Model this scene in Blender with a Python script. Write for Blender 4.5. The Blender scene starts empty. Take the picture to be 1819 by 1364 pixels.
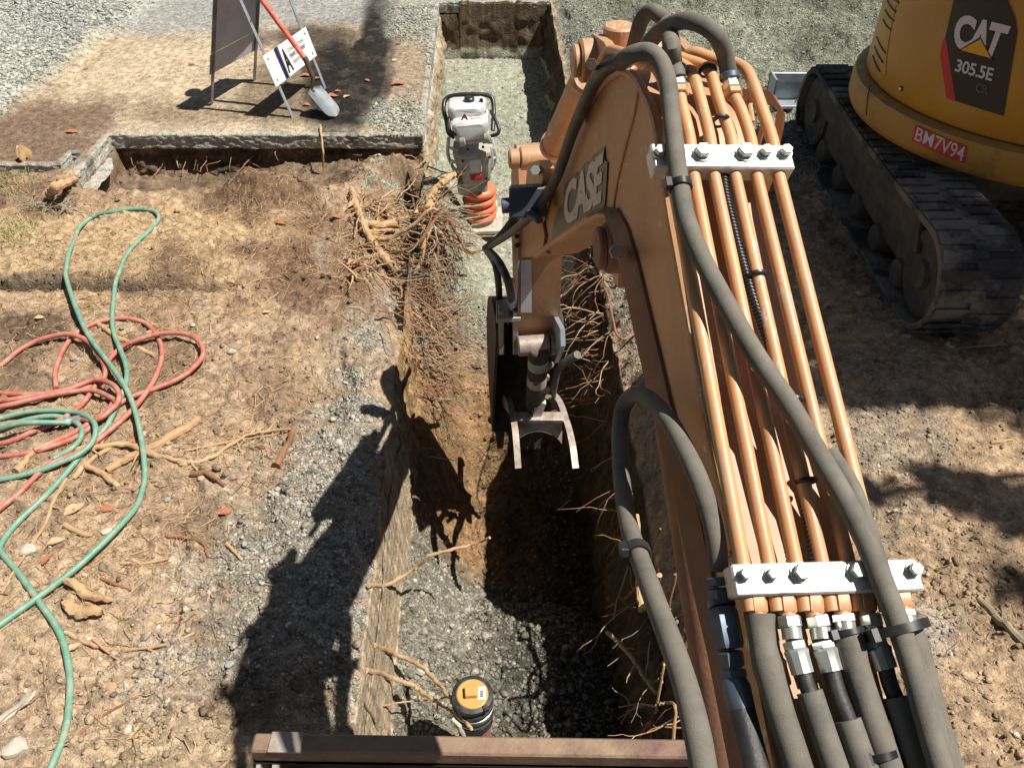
import bpy, math, random
import numpy as np
from mathutils import Vector, Matrix
R_ = math.radians
scene = bpy.context.scene
# ---------------------------------------------------------------- camera, sky, sun, exposure
CAMZ = 2.7; PITCH = R_(41.0); F = 1500.0; W, H_ = 1819.0, 1364.0
cam = bpy.data.cameras.new('camera'); cam_o = bpy.data.objects.new('camera', cam)
scene.collection.objects.link(cam_o); scene.camera = cam_o
cam_o.location = (0, 0, CAMZ); cam_o.rotation_euler = (R_(90) - PITCH, 0, 0)
cam.sensor_fit = 'HORIZONTAL'; cam.sensor_width = 36.0; cam.lens = F / W * 36.0
cam.clip_start = 0.02; cam.clip_end = 500
world = bpy.data.worlds.new('World'); scene.world = world; world.use_nodes = True
wn = world.node_tree.nodes; wl = world.node_tree.links
bg = wn['Background']; bg.inputs[1].default_value = 0.05
sky = wn.new('ShaderNodeTexSky'); sky.sky_type = 'NISHITA'; sky.sun_disc = False
SUNV = Vector((0.525, -0.08, 1.0)).normalized()          # direction towards the sun
sky.sun_elevation = math.asin(SUNV.z); sky.sun_rotation = math.atan2(SUNV.x, SUNV.y)
wl.new(sky.outputs[0], bg.inputs[0])
sun = bpy.data.lights.new('sun', 'SUN'); sun.energy = 5.0; sun.angle = R_(0.53); sun.color = (1.0, 0.95, 0.87)
sun_o = bpy.data.objects.new('sun', sun); scene.collection.objects.link(sun_o)
sun_o.rotation_euler = (-SUNV).to_track_quat('-Z', 'Y').to_euler(); sun_o.location = SUNV * 20
scene.view_settings.view_transform = 'Standard'; scene.view_settings.look = 'None'
scene.view_settings.exposure = 0.64; scene.view_settings.gamma = 1.0
scene.render.engine = 'CYCLES'
# ---------------------------------------------------------------- pixel geometry
CP, SP = math.cos(PITCH), math.sin(PITCH)
def ray(px, py):
    u = (px - W / 2) / F; v = (H_ / 2 - py) / F
    return Vector((u, CP + v * SP, -SP + v * CP))
CAM = Vector((0, 0, CAMZ))
def PT(px, py, t): return CAM + ray(px, py) * t
def RZ(px, py, z=0.0):
    r = ray(px, py); return CAM + r * ((z - CAMZ) / r.z)
def RY(px, py, y):
    r = ray(px, py); return CAM + r * (y / r.y)
def RX(px, py, x):
    r = ray(px, py); return CAM + r * (x / r.x)
S_ = 0.11
def RK(px, py, K):
    r = ray(px, py); return CAM + r * (K / (r.x + S_ * r.y))
def proj(p):
    d = p[1] * CP + (CAMZ - p[2]) * SP
    return (W / 2 + F * p[0] / d, H_ / 2 - F * (p[1] * SP - (CAMZ - p[2]) * CP) / d)
# ---------------------------------------------------------------- mesh builder
class M:
    def __init__(s): s.v = []; s.f = []; s.m = []; s.sm = []
    def add(s, vs, fs, mi=0, smooth=True):
        b = len(s.v); s.v += [tuple(v) for v in vs]
        for f in fs: s.f.append(tuple(i + b for i in f)); s.m.append(mi); s.sm.append(smooth)
def sub(p, q): return Vector(p) - Vector(q)
def catmull(pts, n=6):
    P = [Vector(p) for p in pts]
    if len(P) < 3 or n <= 1: return P
    P = [P[0] * 2 - P[1]] + P + [P[-1] * 2 - P[-2]]
    out = []
    for i in range(1, len(P) - 2):
        a, b, c, d = P[i - 1], P[i], P[i + 1], P[i + 2]
        for k in range(n):
            t = k / n
            out.append(0.5 * ((2 * b) + (c - a) * t + (2 * a - 5 * b + 4 * c - d) * t * t + (3 * b - a - 3 * c + d) * t ** 3))
    out.append(P[-2]); return out
def tube(m, pts, r, n=10, cap=True, mi=0, rfun=None, smooth=True, flat=1.0, rot=0.0):
    P = [Vector(p) for p in pts]; N = len(P)
    T = []
    for i in range(N):
        a = P[max(0, i - 1)]; b = P[min(N - 1, i + 1)]; d = b - a
        T.append(d.normalized() if d.length > 1e-9 else Vector((0, 0, 1)))
    up = Vector((0, 0, 1)) if abs(T[0].z) < 0.9 else Vector((0, 1, 0))
    u = T[0].cross(up).normalized(); vs = []
    for i in range(N):
        u = (u - T[i] * u.dot(T[i])); u.normalize(); w = T[i].cross(u)
        if rfun: rr = rfun(i / (N - 1), i)
        elif isinstance(r, (list, tuple)):
            x = i / (N - 1) * (len(r) - 1); k = min(int(x), len(r) - 2); rr = r[k] + (r[k + 1] - r[k]) * (x - k)
        else: rr = r
        for j in range(n):
            a = 2 * math.pi * j / n + rot
            vs.append(P[i] + u * math.cos(a) * rr + w * math.sin(a) * rr * flat)
    fs = []
    for i in range(N - 1):
        for j in range(n):
            k = (j + 1) % n; fs.append((i * n + j, i * n + k, (i + 1) * n + k, (i + 1) * n + j))
    m.add(vs, fs, mi, smooth)
    if cap:
        m.add(vs[:n], [tuple(range(n - 1, -1, -1))], mi, False); m.add(vs[-n:], [tuple(range(n))], mi, False)
def cyl(m, a, b, r, n=20, mi=0, r2=None, bev=0.0):
    a = Vector(a); b = Vector(b); r2 = r if r2 is None else r2
    if bev:
        d = (b - a).normalized() * bev
        tube(m, [a, a + d, b - d, b], None, n, True, mi, rfun=lambda t, i: [r - bev, r, r2, r2 - bev][i])
    else: tube(m, [a, b], [r, r2], n, True, mi)
def hexn(m, a, b, r, mi=0, n=6):
    a = Vector(a); b = Vector(b); d = (b - a) * 0.12
    tube(m, [a, a + d, b - d, b], None, n, True, mi, rfun=lambda t, i: [r * .88, r, r, r * .88][i], smooth=False)
def obox(m, c, ax, ay, az, mi=0, bev=0.0):
    c = Vector(c); ax = Vector(ax); ay = Vector(ay); az = Vector(az)
    if bev <= 0:
        vs = [c + ax * i + ay * j + az * k for k in (-1, 1) for j in (-1, 1) for i in (-1, 1)]
        m.add(vs, [(0, 2, 3, 1), (4, 5, 7, 6), (0, 1, 5, 4), (2, 6, 7, 3), (0, 4, 6, 2), (1, 3, 7, 5)], mi, False); return
    L = [ax.length, ay.length, az.length]; A = [ax.normalized(), ay.normalized(), az.normalized()]
    vs = []; idx = {}
    for sx in (-1, 1):
        for sy in (-1, 1):
            for sz in (-1, 1):
                for q in range(3):
                    s = (sx, sy, sz); p = c.copy()
                    for w in range(3): p += A[w] * s[w] * (L[w] if w == q else L[w] - bev)
                    idx[(sx, sy, sz, q)] = len(vs); vs.append(p)
    fs = []
    for q in range(3):
        a, b = [w for w in range(3) if w != q]
        for s in (-1, 1):
            loop = []
            for (i, j) in ((-1, -1), (1, -1), (1, 1), (-1, 1)):
                k = [0, 0, 0]; k[q] = s; k[a] = i; k[b] = j; loop.append(idx[tuple(k) + (q,)])
            fs.append(tuple(loop))
    for q in range(3):   # edges parallel to axis q
        a, b = [w for w in range(3) if w != q]
        for i in (-1, 1):
            for j in (-1, 1):
                def K(t, f):
                    k = [0, 0, 0]; k[q] = t; k[a] = i; k[b] = j; return idx[tuple(k) + (f,)]
                fs.append((K(-1, a), K(1, a), K(1, b), K(-1, b)))
    for sx in (-1, 1):
        for sy in (-1, 1):
            for sz in (-1, 1): fs.append(tuple(idx[(sx, sy, sz, q)] for q in range(3)))
    m.add(vs, fs, mi, False)
def extrude(m, poly, d, mi=0, side_smooth=False):
    """poly: 3D points in one plane, extruded by vector d"""
    n = len(poly); d = Vector(d); P = [Vector(p) for p in poly]
    m.add(P, [tuple(range(n))], mi, False); m.add([p + d for p in P], [tuple(range(n - 1, -1, -1))], mi, False)
    vs = P + [p + d for p in P]
    m.add(vs, [(i, i + n, (i + 1) % n + n, (i + 1) % n) for i in range(n)], mi, side_smooth)
def lathe(m, base, prof, n=24, mi=0, axis=(0, 0, 1)):
    base = Vector(base); ax = Vector(axis).normalized()
    up = Vector((1, 0, 0)) if abs(ax.x) < .8 else Vector((0, 1, 0))
    u = ax.cross(up).normalized(); w = ax.cross(u); vs = []
    for (r, z) in prof:
        for j in range(n):
            a = 2 * math.pi * j / n; vs.append(base + ax * z + u * math.cos(a) * r + w * math.sin(a) * r)
    fs = [(i * n + j, i * n + (j + 1) % n, (i + 1) * n + (j + 1) % n, (i + 1) * n + j) for i in range(len(prof) - 1) for j in range(n)]
    m.add(vs, fs, mi, True)
    m.add(vs[:n], [tuple(range(n - 1, -1, -1))], mi, False); m.add(vs[-n:], [tuple(range(n))], mi, False)
COL = scene.collection
def recalc(me):
    import bmesh
    bm = bmesh.new(); bm.from_mesh(me); bmesh.ops.recalc_face_normals(bm, faces=bm.faces); bm.to_mesh(me); bm.free()
def obj(name, m, mats, parent=None, sharp=35, fix=True):
    if not isinstance(mats, (list, tuple)): mats = [mats]
    if parent is not None: L = Vector(parent['_loc'])
    else:
        a = np.array(m.v); L = Vector((float(a[:, 0].mean()), float(a[:, 1].mean()), float(a[:, 2].min())))
    me = bpy.data.meshes.new(name)
    me.from_pydata([(v[0] - L.x, v[1] - L.y, v[2] - L.z) for v in m.v], [], m.f)
    for mm in mats: me.materials.append(mm)
    me.polygons.foreach_set('material_index', m.m)
    if fix: recalc(me)
    me.polygons.foreach_set('use_smooth', m.sm)
    try: me.set_sharp_from_angle(angle=R_(sharp))
    except Exception: pass
    o = bpy.data.objects.new(name, me); COL.objects.link(o)
    if parent is not None:
        o.parent = parent
        o['_loc'] = tuple(L)
    else: o.location = L; o['_loc'] = tuple(L)
    return o
def tag(o, label=None, cat=None, group=None, kind=None):
    if label: o['label'] = label
    if cat: o['category'] = cat
    if group: o['group'] = group
    if kind: o['kind'] = kind
    return o
def thing(name, loc, label, cat, group=None):
    o = bpy.data.objects.new(name, None); COL.objects.link(o); o.location = loc; o['_loc'] = tuple(loc)
    o.empty_display_size = .2
    return tag(o, label, cat, group)
# ---------------------------------------------------------------- materials
def mat(name, col, rough=0.5, metal=0.0, col2=None, scale=6.0, lo=0.45, hi=0.65, bump=0.0, bscale=60.0, dirt=None, dscale=3.0, dlo=.5, dhi=.7, spec=0.5, updust=0.0, dust=(.33, .27, .2), bdist=.01, scr=False):
    m = bpy.data.materials.new(name); m.use_nodes = True
    N = m.node_tree.nodes; Lk = m.node_tree.links; b = N['Principled BSDF']
    b.inputs['Roughness'].default_value = rough; b.inputs['Metallic'].default_value = metal
    b.inputs['Specular IOR Level'].default_value = spec
    tc = N.new('ShaderNodeTexCoord')
    def noise(s, det=6, ro=.6):
        n = N.new('ShaderNodeTexNoise'); n.inputs['Scale'].default_value = s; n.inputs['Detail'].default_value = det
        n.inputs['Roughness'].default_value = ro; Lk.new(tc.outputs['Object'], n.inputs['Vector']); return n
    def ramp(src, lo, hi):
        r = N.new('ShaderNodeMapRange'); r.inputs[1].default_value = lo; r.inputs[2].default_value = hi; Lk.new(src, r.inputs[0]); return r.outputs[0]
    def mix(f, a, c):
        x = N.new('ShaderNodeMix'); x.data_type = 'RGBA'
        if isinstance(f, float): x.inputs[0].default_value = f
        else: Lk.new(f, x.inputs[0])
        for s, k in ((a, 6), (c, 7)):
            if isinstance(s, tuple): x.inputs[k].default_value = (*s, 1)
            else: Lk.new(s, x.inputs[k])
        return x.outputs[2]
    cur = tuple(col)
    if col2: cur = mix(ramp(noise(scale).outputs[0], lo, hi), cur, tuple(col2))
    if dirt: cur = mix(ramp(noise(dscale, 9, .7).outputs[0], dlo, dhi), cur, tuple(dirt))
    if scr:   # small chips and scratches down to pale primer
        mp = N.new('ShaderNodeMapping'); mp.inputs['Scale'].default_value = (1, .35, .35); Lk.new(tc.outputs['Object'], mp.inputs[0])
        ns = N.new('ShaderNodeTexNoise'); ns.inputs['Scale'].default_value = 90; ns.inputs['Detail'].default_value = 4; ns.inputs['Roughness'].default_value = .75; Lk.new(mp.outputs[0], ns.inputs['Vector'])
        ms = N.new('ShaderNodeMath'); ms.operation = 'MULTIPLY'; Lk.new(ramp(ns.outputs[0], .58, .62), ms.inputs[0]); Lk.new(ramp(noise(5).outputs[0], .50, .58), ms.inputs[1]); cur = mix(ms.outputs[0], cur, (.52, .44, .36))
    if updust > 0:
        g = N.new('ShaderNodeNewGeometry'); sp = N.new('ShaderNodeSeparateXYZ'); Lk.new(g.outputs['Normal'], sp.inputs[0])
        mu = N.new('ShaderNodeMath'); mu.operation = 'MULTIPLY'; Lk.new(ramp(sp.outputs[2], .2, 1.0), mu.inputs[0])
        m2 = N.new('ShaderNodeMath'); m2.operation = 'MULTIPLY'; Lk.new(ramp(noise(14, 8, .7).outputs[0], .35, .65), m2.inputs[0]); m2.inputs[1].default_value = updust
        Lk.new(m2.outputs[0], mu.inputs[1]); cur = mix(mu.outputs[0], cur, dust)
    if isinstance(cur, tuple): b.inputs['Base Color'].default_value = (*cur, 1)
    else: Lk.new(cur, b.inputs['Base Color'])
    if bump > 0:
        bp = N.new('ShaderNodeBump'); bp.inputs['Strength'].default_value = bump; bp.inputs['Distance'].default_value = bdist
        Lk.new(noise(bscale, 8, .65).outputs[0], bp.inputs['Height']); Lk.new(bp.outputs[0], b.inputs['Normal'])
    # roughness wobble
    rr = N.new('ShaderNodeMapRange'); rr.inputs[3].default_value = max(.05, rough - .12); rr.inputs[4].default_value = min(1, rough + .15)
    Lk.new(noise(11, 5, .7).outputs[0], rr.inputs[0]); Lk.new(rr.outputs[0], b.inputs['Roughness'])
    return m
MT = {}
MT['orange'] = mat('orange_paint', (.50, .25, .11), .5, 0, (.38, .19, .09), 2.5, bump=.12, bscale=26, dirt=(.30, .2, .125), dscale=3.2, dlo=.47, dhi=.72, updust=.6, scr=True)
MT['orange_tube'] = mat('orange_tube_paint', (.60, .30, .125), .45, 0, (.47, .23, .105), 6, lo=.4, hi=.7, bump=.08, dirt=(.36, .27, .19), dscale=9, dlo=.54, dhi=.75, updust=.4, scr=True)
MT['flange'] = mat('orange_dirty_shaded', (.20, .095, .055), .75, 0, (.27, .13, .07), 9, bump=.2)
MT['alu'] = mat('bare_aluminium', (.70, .70, .67), .45, .35, (.55, .54, .51), 16, lo=.4, hi=.7, bump=.15, bscale=120, dirt=(.30, .25, .19), dscale=14, dlo=.56, dhi=.72)
MT['zinc'] = mat('zinc_fitting', (.62, .64, .60), .3, .7, (.5, .52, .48), 25)
MT['zincdark'] = mat('dusty_fitting', (.10, .13, .17), .45, .5, (.07, .08, .1), 25)
MT['rubber'] = mat('dusty_hose_sleeve', (.125, .112, .092), .85, 0, (.085, .08, .072), 22, bump=.5, bscale=700, updust=.55, dust=(.24, .215, .17), bdist=.002)
MT['rubberdark'] = mat('black_hose', (.02, .02, .021), .5, 0, (.045, .04, .036), 20, bump=.2, bscale=200)
MT['black'] = mat('black_plastic', (.012, .012, .014), .38, 0, (.03, .028, .026), 30)
MT['steel'] = mat('worn_steel', (.36, .30, .27), .5, .3, (.24, .17, .13), 14, dirt=(.30, .22, .15), dscale=7, bump=.25, bscale=50)
MT['steelpale'] = mat('pale_worn_steel', (.48, .42, .37), .5, .2, (.30, .22, .17), 16, lo=.4, hi=.65, bump=.3, bscale=50)
MT['steeldark'] = mat('dirty_steel', (.05, .038, .03), .7, .2, (.10, .065, .045), 12, bump=.3)
MT['bladepaint'] = mat('blade_paint', (.13, .07, .055), .65, .1, (.20, .12, .085), 6, lo=.45, hi=.55, dirt=(.27, .19, .12), dscale=2.2, dlo=.45, dhi=.62, bump=.3, bscale=60)
MT['greyletter'] = mat('decal_pale', (.50, .45, .40), .5); MT['greydecal'] = mat('decal_grey', (.115, .095, .08), .5, 0, (.2, .17, .14), 5)
MT['yellow'] = mat('yellow_paint', (.52, .27, .035), .4, 0, (.44, .22, .03), 2, dirt=(.42, .30, .15), dscale=3.5, dlo=.55, dhi=.85, bump=.05, bscale=20, updust=.3)
MT['yellowdark'] = mat('yellow_counterweight', (.42, .22, .035), .5, 0, (.33, .17, .035), 3, dirt=(.10, .08, .05), dscale=2.2, dlo=.57, dhi=.7, bump=.15, bscale=30, updust=.6, dust=(.12, .1, .08))
MT['decalblack'] = mat('decal_black', (.018, .014, .013), .4); MT['decalwhite'] = mat('decal_white', (.62, .6, .66), .45)
MT['decalred'] = mat('decal_red', (.52, .03, .025), .45); MT['decalgold'] = mat('decal_yellow', (.75, .38, .02), .45); MT['decalgrey'] = mat('decal_line', (.28, .27, .27), .5)
MT['track'] = mat('muddy_rubber', (.026, .027, .032), .85, 0, (.05, .048, .046), 5, dirt=(.17, .155, .13), dscale=2.6, dlo=.46, dhi=.56, bump=.6, bscale=40, bdist=.02)
MT['trackframe'] = mat('muddy_track_frame', (.05, .045, .04), .8, 0, (.10, .08, .06), 8, bump=.4, bscale=30)
MT['white'] = mat('white_plastic', (.56, .57, .56), .4, 0, (.48, .48, .45), 12, dirt=(.5, .45, .36), dscale=20, dlo=.6, dhi=.8)
MT['beige'] = mat('grey_beige_plastic', (.42, .40, .34), .6, 0, (.34, .31, .25), 14, bump=.2, dirt=(.3, .26, .18), dscale=18)
MT['bellow'] = mat('orange_red_rubber', (.72, .16, .06), .45, 0, (.55, .14, .07), 15, updust=.3)
MT['signwhite'] = mat('sign_white', (.60, .60, .60), .5, 0, (.55, .54, .53), 9)
MT['signback'] = mat('sign_back', (.60, .56, .58), .5, 0, (.50, .47, .49), 5); MT['navy'] = mat('sign_navy', (.02, .02, .12), .5)
MT['galv'] = mat('galvanised_steel', (.40, .45, .50), .4, .5, (.30, .34, .38), 16, dirt=(.3, .26, .2), dscale=15, dlo=.6, dhi=.8)
MT['bladesteel'] = mat('shovel_steel', (.15, .165, .185), .55, .2, (.10, .115, .13), 14, dirt=(.2, .17, .13), dscale=12)
MT['rustleg'] = mat('brown_worn_leg', (.16, .13, .12), .7, .1, (.28, .25, .24), 12)
MT['redhandle'] = mat('red_shovel_handle', (.60, .10, .07), .45, 0, (.66, .24, .17), 18)
MT['brass'] = mat('brass_plug', (.60, .36, .10), .42, .35, (.54, .33, .12), 30, bump=.1)
MT['fernco'] = mat('black_coupling', (.022, .022, .024), .4, 0, (.05, .05, .05), 40, dirt=(.45, .44, .4), dscale=140, dlo=.66, dhi=.72)
MT['clayp'] = mat('clay_pipe', (.36, .13, .09), .6, 0, (.3, .12, .09), 9)
MT['green'] = mat('green_hose', (.075, .25, .18), .5, 0, (.15, .29, .21), 16, lo=.35, hi=.6, dirt=(.38, .34, .24), dscale=24, dlo=.5, dhi=.72, updust=.25, dust=(.42, .37, .27))
MT['red'] = mat('red_hose', (.40, .075, .05), .5, 0, (.42, .14, .10), 14, lo=.35, hi=.6, dirt=(.42, .30, .22), dscale=24, dlo=.5, dhi=.75, updust=.3, dust=(.42, .35, .26))
MT['bark'] = mat('root_bark', (.44, .28, .145), .85, 0, (.31, .18, .09), 18, bump=.6, bscale=70, dirt=(.54, .40, .24), dscale=9, dlo=.5, dhi=.65)
MT['barkred'] = mat('root_red', (.27, .125, .065), .85, 0, (.17, .08, .045), 18, bump=.5, bscale=90)
MT['barkgrey'] = mat('root_grey', (.27, .24, .17), .9, 0, (.20, .15, .1), 14, bump=.6, bscale=70)
MT['woodraw'] = mat('split_wood', (.50, .33, .17), .8, 0, (.36, .20, .10), 22, bump=.5, bscale=90)
MT['leaf'] = mat('dry_leaf_red', (.36, .125, .055), .8, 0, (.22, .09, .05), 25, bump=.4); MT['leaftan'] = mat('dry_leaf_tan', (.50, .33, .18), .8, 0, (.42, .25, .13), 25, bump=.4)
MT['stone'] = mat('pale_stone', (.46, .42, .34), .9, 0, (.34, .31, .26), 20, bump=.4); MT['stonegrey'] = mat('grey_stone', (.28, .29, .28), .85, 0, (.2, .21, .2), 20, bump=.4)
MT['treebark'] = mat('tree_bark', (.16, .11, .07), .9, 0, (.1, .07, .05), 10, bump=.6); MT['treeleaf'] = mat('tree_leaf', (.06, .10, .03), .6, 0, (.09, .13, .04), 8)
MT['bluevalve'] = mat('dusty_blue_valve', (.05, .07, .10), .5, .3, (.10, .1, .1), 12)
# ---------------------------------------------------------------- numpy noise
def _hash(ix, iy, s):
    h = (ix.astype(np.int64) * 374761393 + iy.astype(np.int64) * 668265263 + s * 1442695041) & 0x7fffffff
    h = ((h ^ (h >> 13)) * 1274126177) & 0x7fffffff
    return ((h ^ (h >> 16)) & 0xffff) / 65535.0
def vn(x, y, s=0):
    x0 = np.floor(x); y0 = np.floor(y); fx = x - x0; fy = y - y0
    fx = fx * fx * (3 - 2 * fx); fy = fy * fy * (3 - 2 * fy)
    a = _hash(x0, y0, s); b = _hash(x0 + 1, y0, s); c = _hash(x0, y0 + 1, s); d = _hash(x0 + 1, y0 + 1, s)
    return (a + (b - a) * fx) * (1 - fy) + (c + (d - c) * fx) * fy
def fbm(x, y, s=0, o=4, g=.5):
    t = 0; a = 1; n = 0
    for i in range(o): t = t + a * vn(x * 2 ** i + 17.3 * i, y * 2 ** i - 9.1 * i, s + i * 7); n += a; a *= g
    return t / n - .5
def sst(a, b, x):
    d = b - a; d = np.where(np.abs(d) < 1e-6, 1e-6, d); t = np.clip((x - a) / d, 0, 1); return t * t * (3 - 2 * t)
# ---------------------------------------------------------------- ground
UL, UR = -0.50, 0.63                     # trench edges, u = X + .027 Y
YS, YE = 5.9, 9.0                        # front edge of the slab, far end of the pit
def pxof(X, Y):
    d = Y * CP + CAMZ * SP; d = np.maximum(d, .3)
    return W / 2 + F * X / d, H_ / 2 - F * (Y * SP - CAMZ * CP) / d
def floorz(Y):
    return np.interp(Y, [-2, 1.0, 2.3, 2.85, 3.6, 4.0, 4.5, 5.0, 9.2], [-.95, -.85, -.88, -1.45, -1.5, -1.25, -.64, -.6, -.57])
def blob(px, py, cx, cy, rx, ry, rough=.5, s=1, soft=.5):
    d = np.sqrt(((px - cx) / rx) ** 2 + ((py - cy) / ry) ** 2)
    d = d + rough * fbm(px / 45., py / 30., s * 13, 4) * 2
    return 1 - sst(1 - soft, 1 + soft * .6, d)
def hground(u, Y, fine=True):
    """height of the open ground and the trench, before wall roughness"""
    X = u - .027 * Y
    px, py = pxof(X, Y)
    h = .05 * fbm(X / .9, Y / .9, 3, 3)
    h = h + .036 * fbm(X / .17, Y / .17, 5, 3) - .03 * sst(.1, .25, fbm(X / .22, Y / .3, 6, 2))
    mnd = blob(px, py, 480, 322, 110, 34, .3, 2, .9); h = h + .16 * mnd
    # buried kerb line
    gy = RZ(0, 507).y; gr = np.exp(-((Y - gy - .05 * fbm(X / .3, X * 0, 9, 3)) / .028) ** 2) * (1 - sst(-1.75, -1.45, X)) * sst(-4.2, -3.9, X)
    h = h - .13 * gr * (.4 + 1.0 * vn(X / .12, Y / .12, 4))
    # rise beyond the kerb line
    h = h + .03 * sst(gy, gy + .2, Y) * (1 - sst(-1.9, -1.2, X))
    # gravel heap right of the pit
    g = sst(4.8, 6.2, Y) * sst(UR - .02, UR + .35, u)
    h = h + g * (.10 + .12 * fbm(X / .5, Y / .5, 21, 4))
    h = h + g * (.035 * fbm(X / .07, Y / .07, 22, 3) + .05 * fbm(X / .2, Y / .2, 23, 3))
    g2 = sst(7.0, 9.5, Y) * sst(1.2, 3, X); h = h + .35 * g2
    # hole in front of the slab
    hx = sst(-2.98, -2.93, X) * (1 - sst(-1.35, -.95, X)); depth = .36 - .12 * sst(-2.3, -1.5, X)
    hole = hx * sst(4.98 + .12 * fbm(X / .25, Y * 0, 31, 3) , 5.34 , Y + .12 * fbm(X / .2, Y / .2, 8, 3)) * (Y < YS + .08)
    h = h - depth * hole
    hs = sst(-1.3, -1.0, X) * (u < UL + .02) * sst(5.55, 5.8, Y) * (Y < YS + .08); h = h - .2 * hs
    # under the slab
    und = ((Y > YS + .03 + .06 * fbm(X / .12, Y * 0, 77, 3)) & (u < UL + .2)) | (Y > YE + .04) & (u < UR)
    left = (X < -2.95) & (Y > 5.27)
    und = und | left
    ur = np.where(u < UL + .2, np.clip((Y - YS - .015) / .05, 0, 1), 1.0); ur = np.where(left, 1.0, ur) 
    und = und | ((Y > YS + .015) & (u < UL))
    h = np.where(und, h * (1 - ur) + (-.115) * ur, h)
    # cavity under the slab corner at the pit
    cav = blob(px, py, 738, 300, 26, 34, .1, 6, .3); h = h - .5 * cav * (u < UL + .1) * (Y < YS)
    # eroded left edge with the root bundle
    er = sst(3.55, 4.0, Y) * (1 - sst(5.4, 5.8, Y))
    eru = UL - er * (.28 + .28 * fbm(Y / .35, Y * 0, 41, 3))
    t = sst(eru, UL + .10, u); sl = er * (u > eru) * (u < UL + .45)
    h = h - .2 * er * sst(eru, UL, u) * (u > UL) * (u < 0)
    # trench
    ins = (u > UL) & (u < UR) & (Y < YE)
    wl_ = np.clip((u - UL) / .05, 0, 1); wr_ = np.clip((UR - u) / .07, 0, 1); wf = np.clip((YE - Y) / .05, 0, 1)
    fz = floorz(Y) + .09 * fbm(X / .33, Y / .33, 51, 3) * (1 - .8 * sst(4.7, 5.2, Y)) + .022 * fbm(X / .07, Y / .07, 55, 3) * (1 - .7 * sst(4.7, 5.2, Y))
    fz = fz + np.interp(Y, [1.1, 1.5, 1.9, 2.3, 2.8, 3.6, 4.2, 4.8], [.0, .10, .22, .3, .6, .85, .45, 0]) * np.exp(-(np.maximum(u - UL, 0) / (.22 + .2 * fbm(Y / .3, Y * 0, 43, 3))) ** 2)
    fz = fz + .02 - .12 * sst(.2, .6, u) * (Y < 3.6)
    # spill of gravel at the left of the far pit front
    sp = np.exp(-((u + .42) / .26) ** 2) * sst(4.1, 4.6, Y) * (1 - sst(5.35, 5.75, Y)); fz = fz + .52 * sp
    sr = np.exp(-((u - .68) / .22) ** 2) * sst(3.4, 4.4, Y) * (1 - sst(6.3, 7.5, Y)); fz = fz + .25 * sr
    w = np.minimum(np.minimum(wl_, wr_), wf)
    h = np.where(ins, h * (1 - w) + fz * w, h)
    # loose berm on the right edge, added out of view to widen the trench shadow
    h = h + .24 * np.exp(-((u - UR - .16) / .10) ** 2) * (u > UR) * (1 - sst(2.9, 3.6, Y)) * (.6 + .8 * vn(Y / .3, X * 0, 65)) + .05 * (u > UR) * (u < UR + .35) * (Y < 3.4) * fbm(X / .08, Y / .08, 66, 3)
    # crumbled lips
    for e_ in (UL, UR): h = h - (.07 * np.exp(-((u - e_) / .045) ** 2) * vn(Y / .09, Y * 0 + e_, 63) + .05 * np.exp(-((u - e_) / .1) ** 2) * vn(Y / .25, X * 0, 64)) * (Y < YS) * (~ins | (w < .3))
    # slope of the eroded edge outside the trench line
    lo = -.20 * er * sst(eru, UL, u) * (u < UL) ; h = h + lo + er * (u < UL) * (u > eru) * .1 * fbm(X / .08, Y / .08, 61, 3)
    # right edge slumps
    rr = sst(3.3, 4.2, Y) * (1 - sst(5.0, 6.0, Y)) * np.exp(-((u - UR) / .2) ** 2) * (u >= UR); h = h - .16 * rr
    if fine:
        slab = sst(4.8, 5.2, Y) * ins
        h = h + .026 * fbm(X / .05, Y / .05, 71, 3) * (1 - .6 * slab)
        cl = np.maximum(0, vn(X / .03, Y / .03, 81) - .6) * .05 * (1 - .6 * slab)
        h = h + cl
    return h
def HG(x, y):
    a = hground(np.array([x + .027 * y]), np.array([float(y)])); return float(a[0])
def HS(x, y): return float(hslab(np.array([float(x)]), np.array([float(y)]))[0])
def RG(px, py, dz=0.0, top=None):
    z = 0.0
    for i in range(7):
        p = RZ(px, py, z); z = .5 * z + .5 * ((HG(p.x, p.y) if not on_slab(p.x, p.y) else HS(p.x, p.y)) + dz)
    p = RZ(px, py, z); p.z = (HG(p.x, p.y) if not on_slab(p.x, p.y) else HS(p.x, p.y)) + dz; return p
SLABP = [(-14, 5.42), (-3.13, 5.42), (-3.13, 5.60), (-3.06, 5.60), (-3.06, 5.24), (-2.97, 5.24), (-2.97, YS)]
def on_slab(x, y):
    u = x + .027 * y
    if y < 5.24: return False
    if u < UL and y > YS: return True
    if y > YE and u < UR + .25: return True
    if x < -3.13 and y > 5.42: return True
    if x < -2.97 and y > 5.60: return True
    if -3.06 < x < -2.97: return True
    return False
def hslab(X, Y):
    px, py = pxof(X, Y)
    h = .012 * fbm(X / .5, Y / .5, 101, 3) + .006 * fbm(X / .05, Y / .05, 103, 3)
    pile = pilef(px, py)
    h = h + .16 * pile * (.55 + fbm(X / .4, Y / .4, 107, 4) * .9) + .02 * pile * fbm(X / .03, Y / .03, 109, 2)
    wet = blob(px, py, 640, 130, 120, 110, .5, 21, .6)
    h = h + .014 * wet * fbm(X / .06, Y / .06, 111, 3)
    return h
def pilef(px, py):
    e = fbm(px / 60., py / 40., 115, 4) * 60
    # edge runs from (0,200) to (300,0)
    return sst(-18, 26, (1 - px / 275.) * 205 - py * 1.0 + 6 + e * .6)
COLS = {}
def c3(a): return np.array(a, dtype=float)
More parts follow.
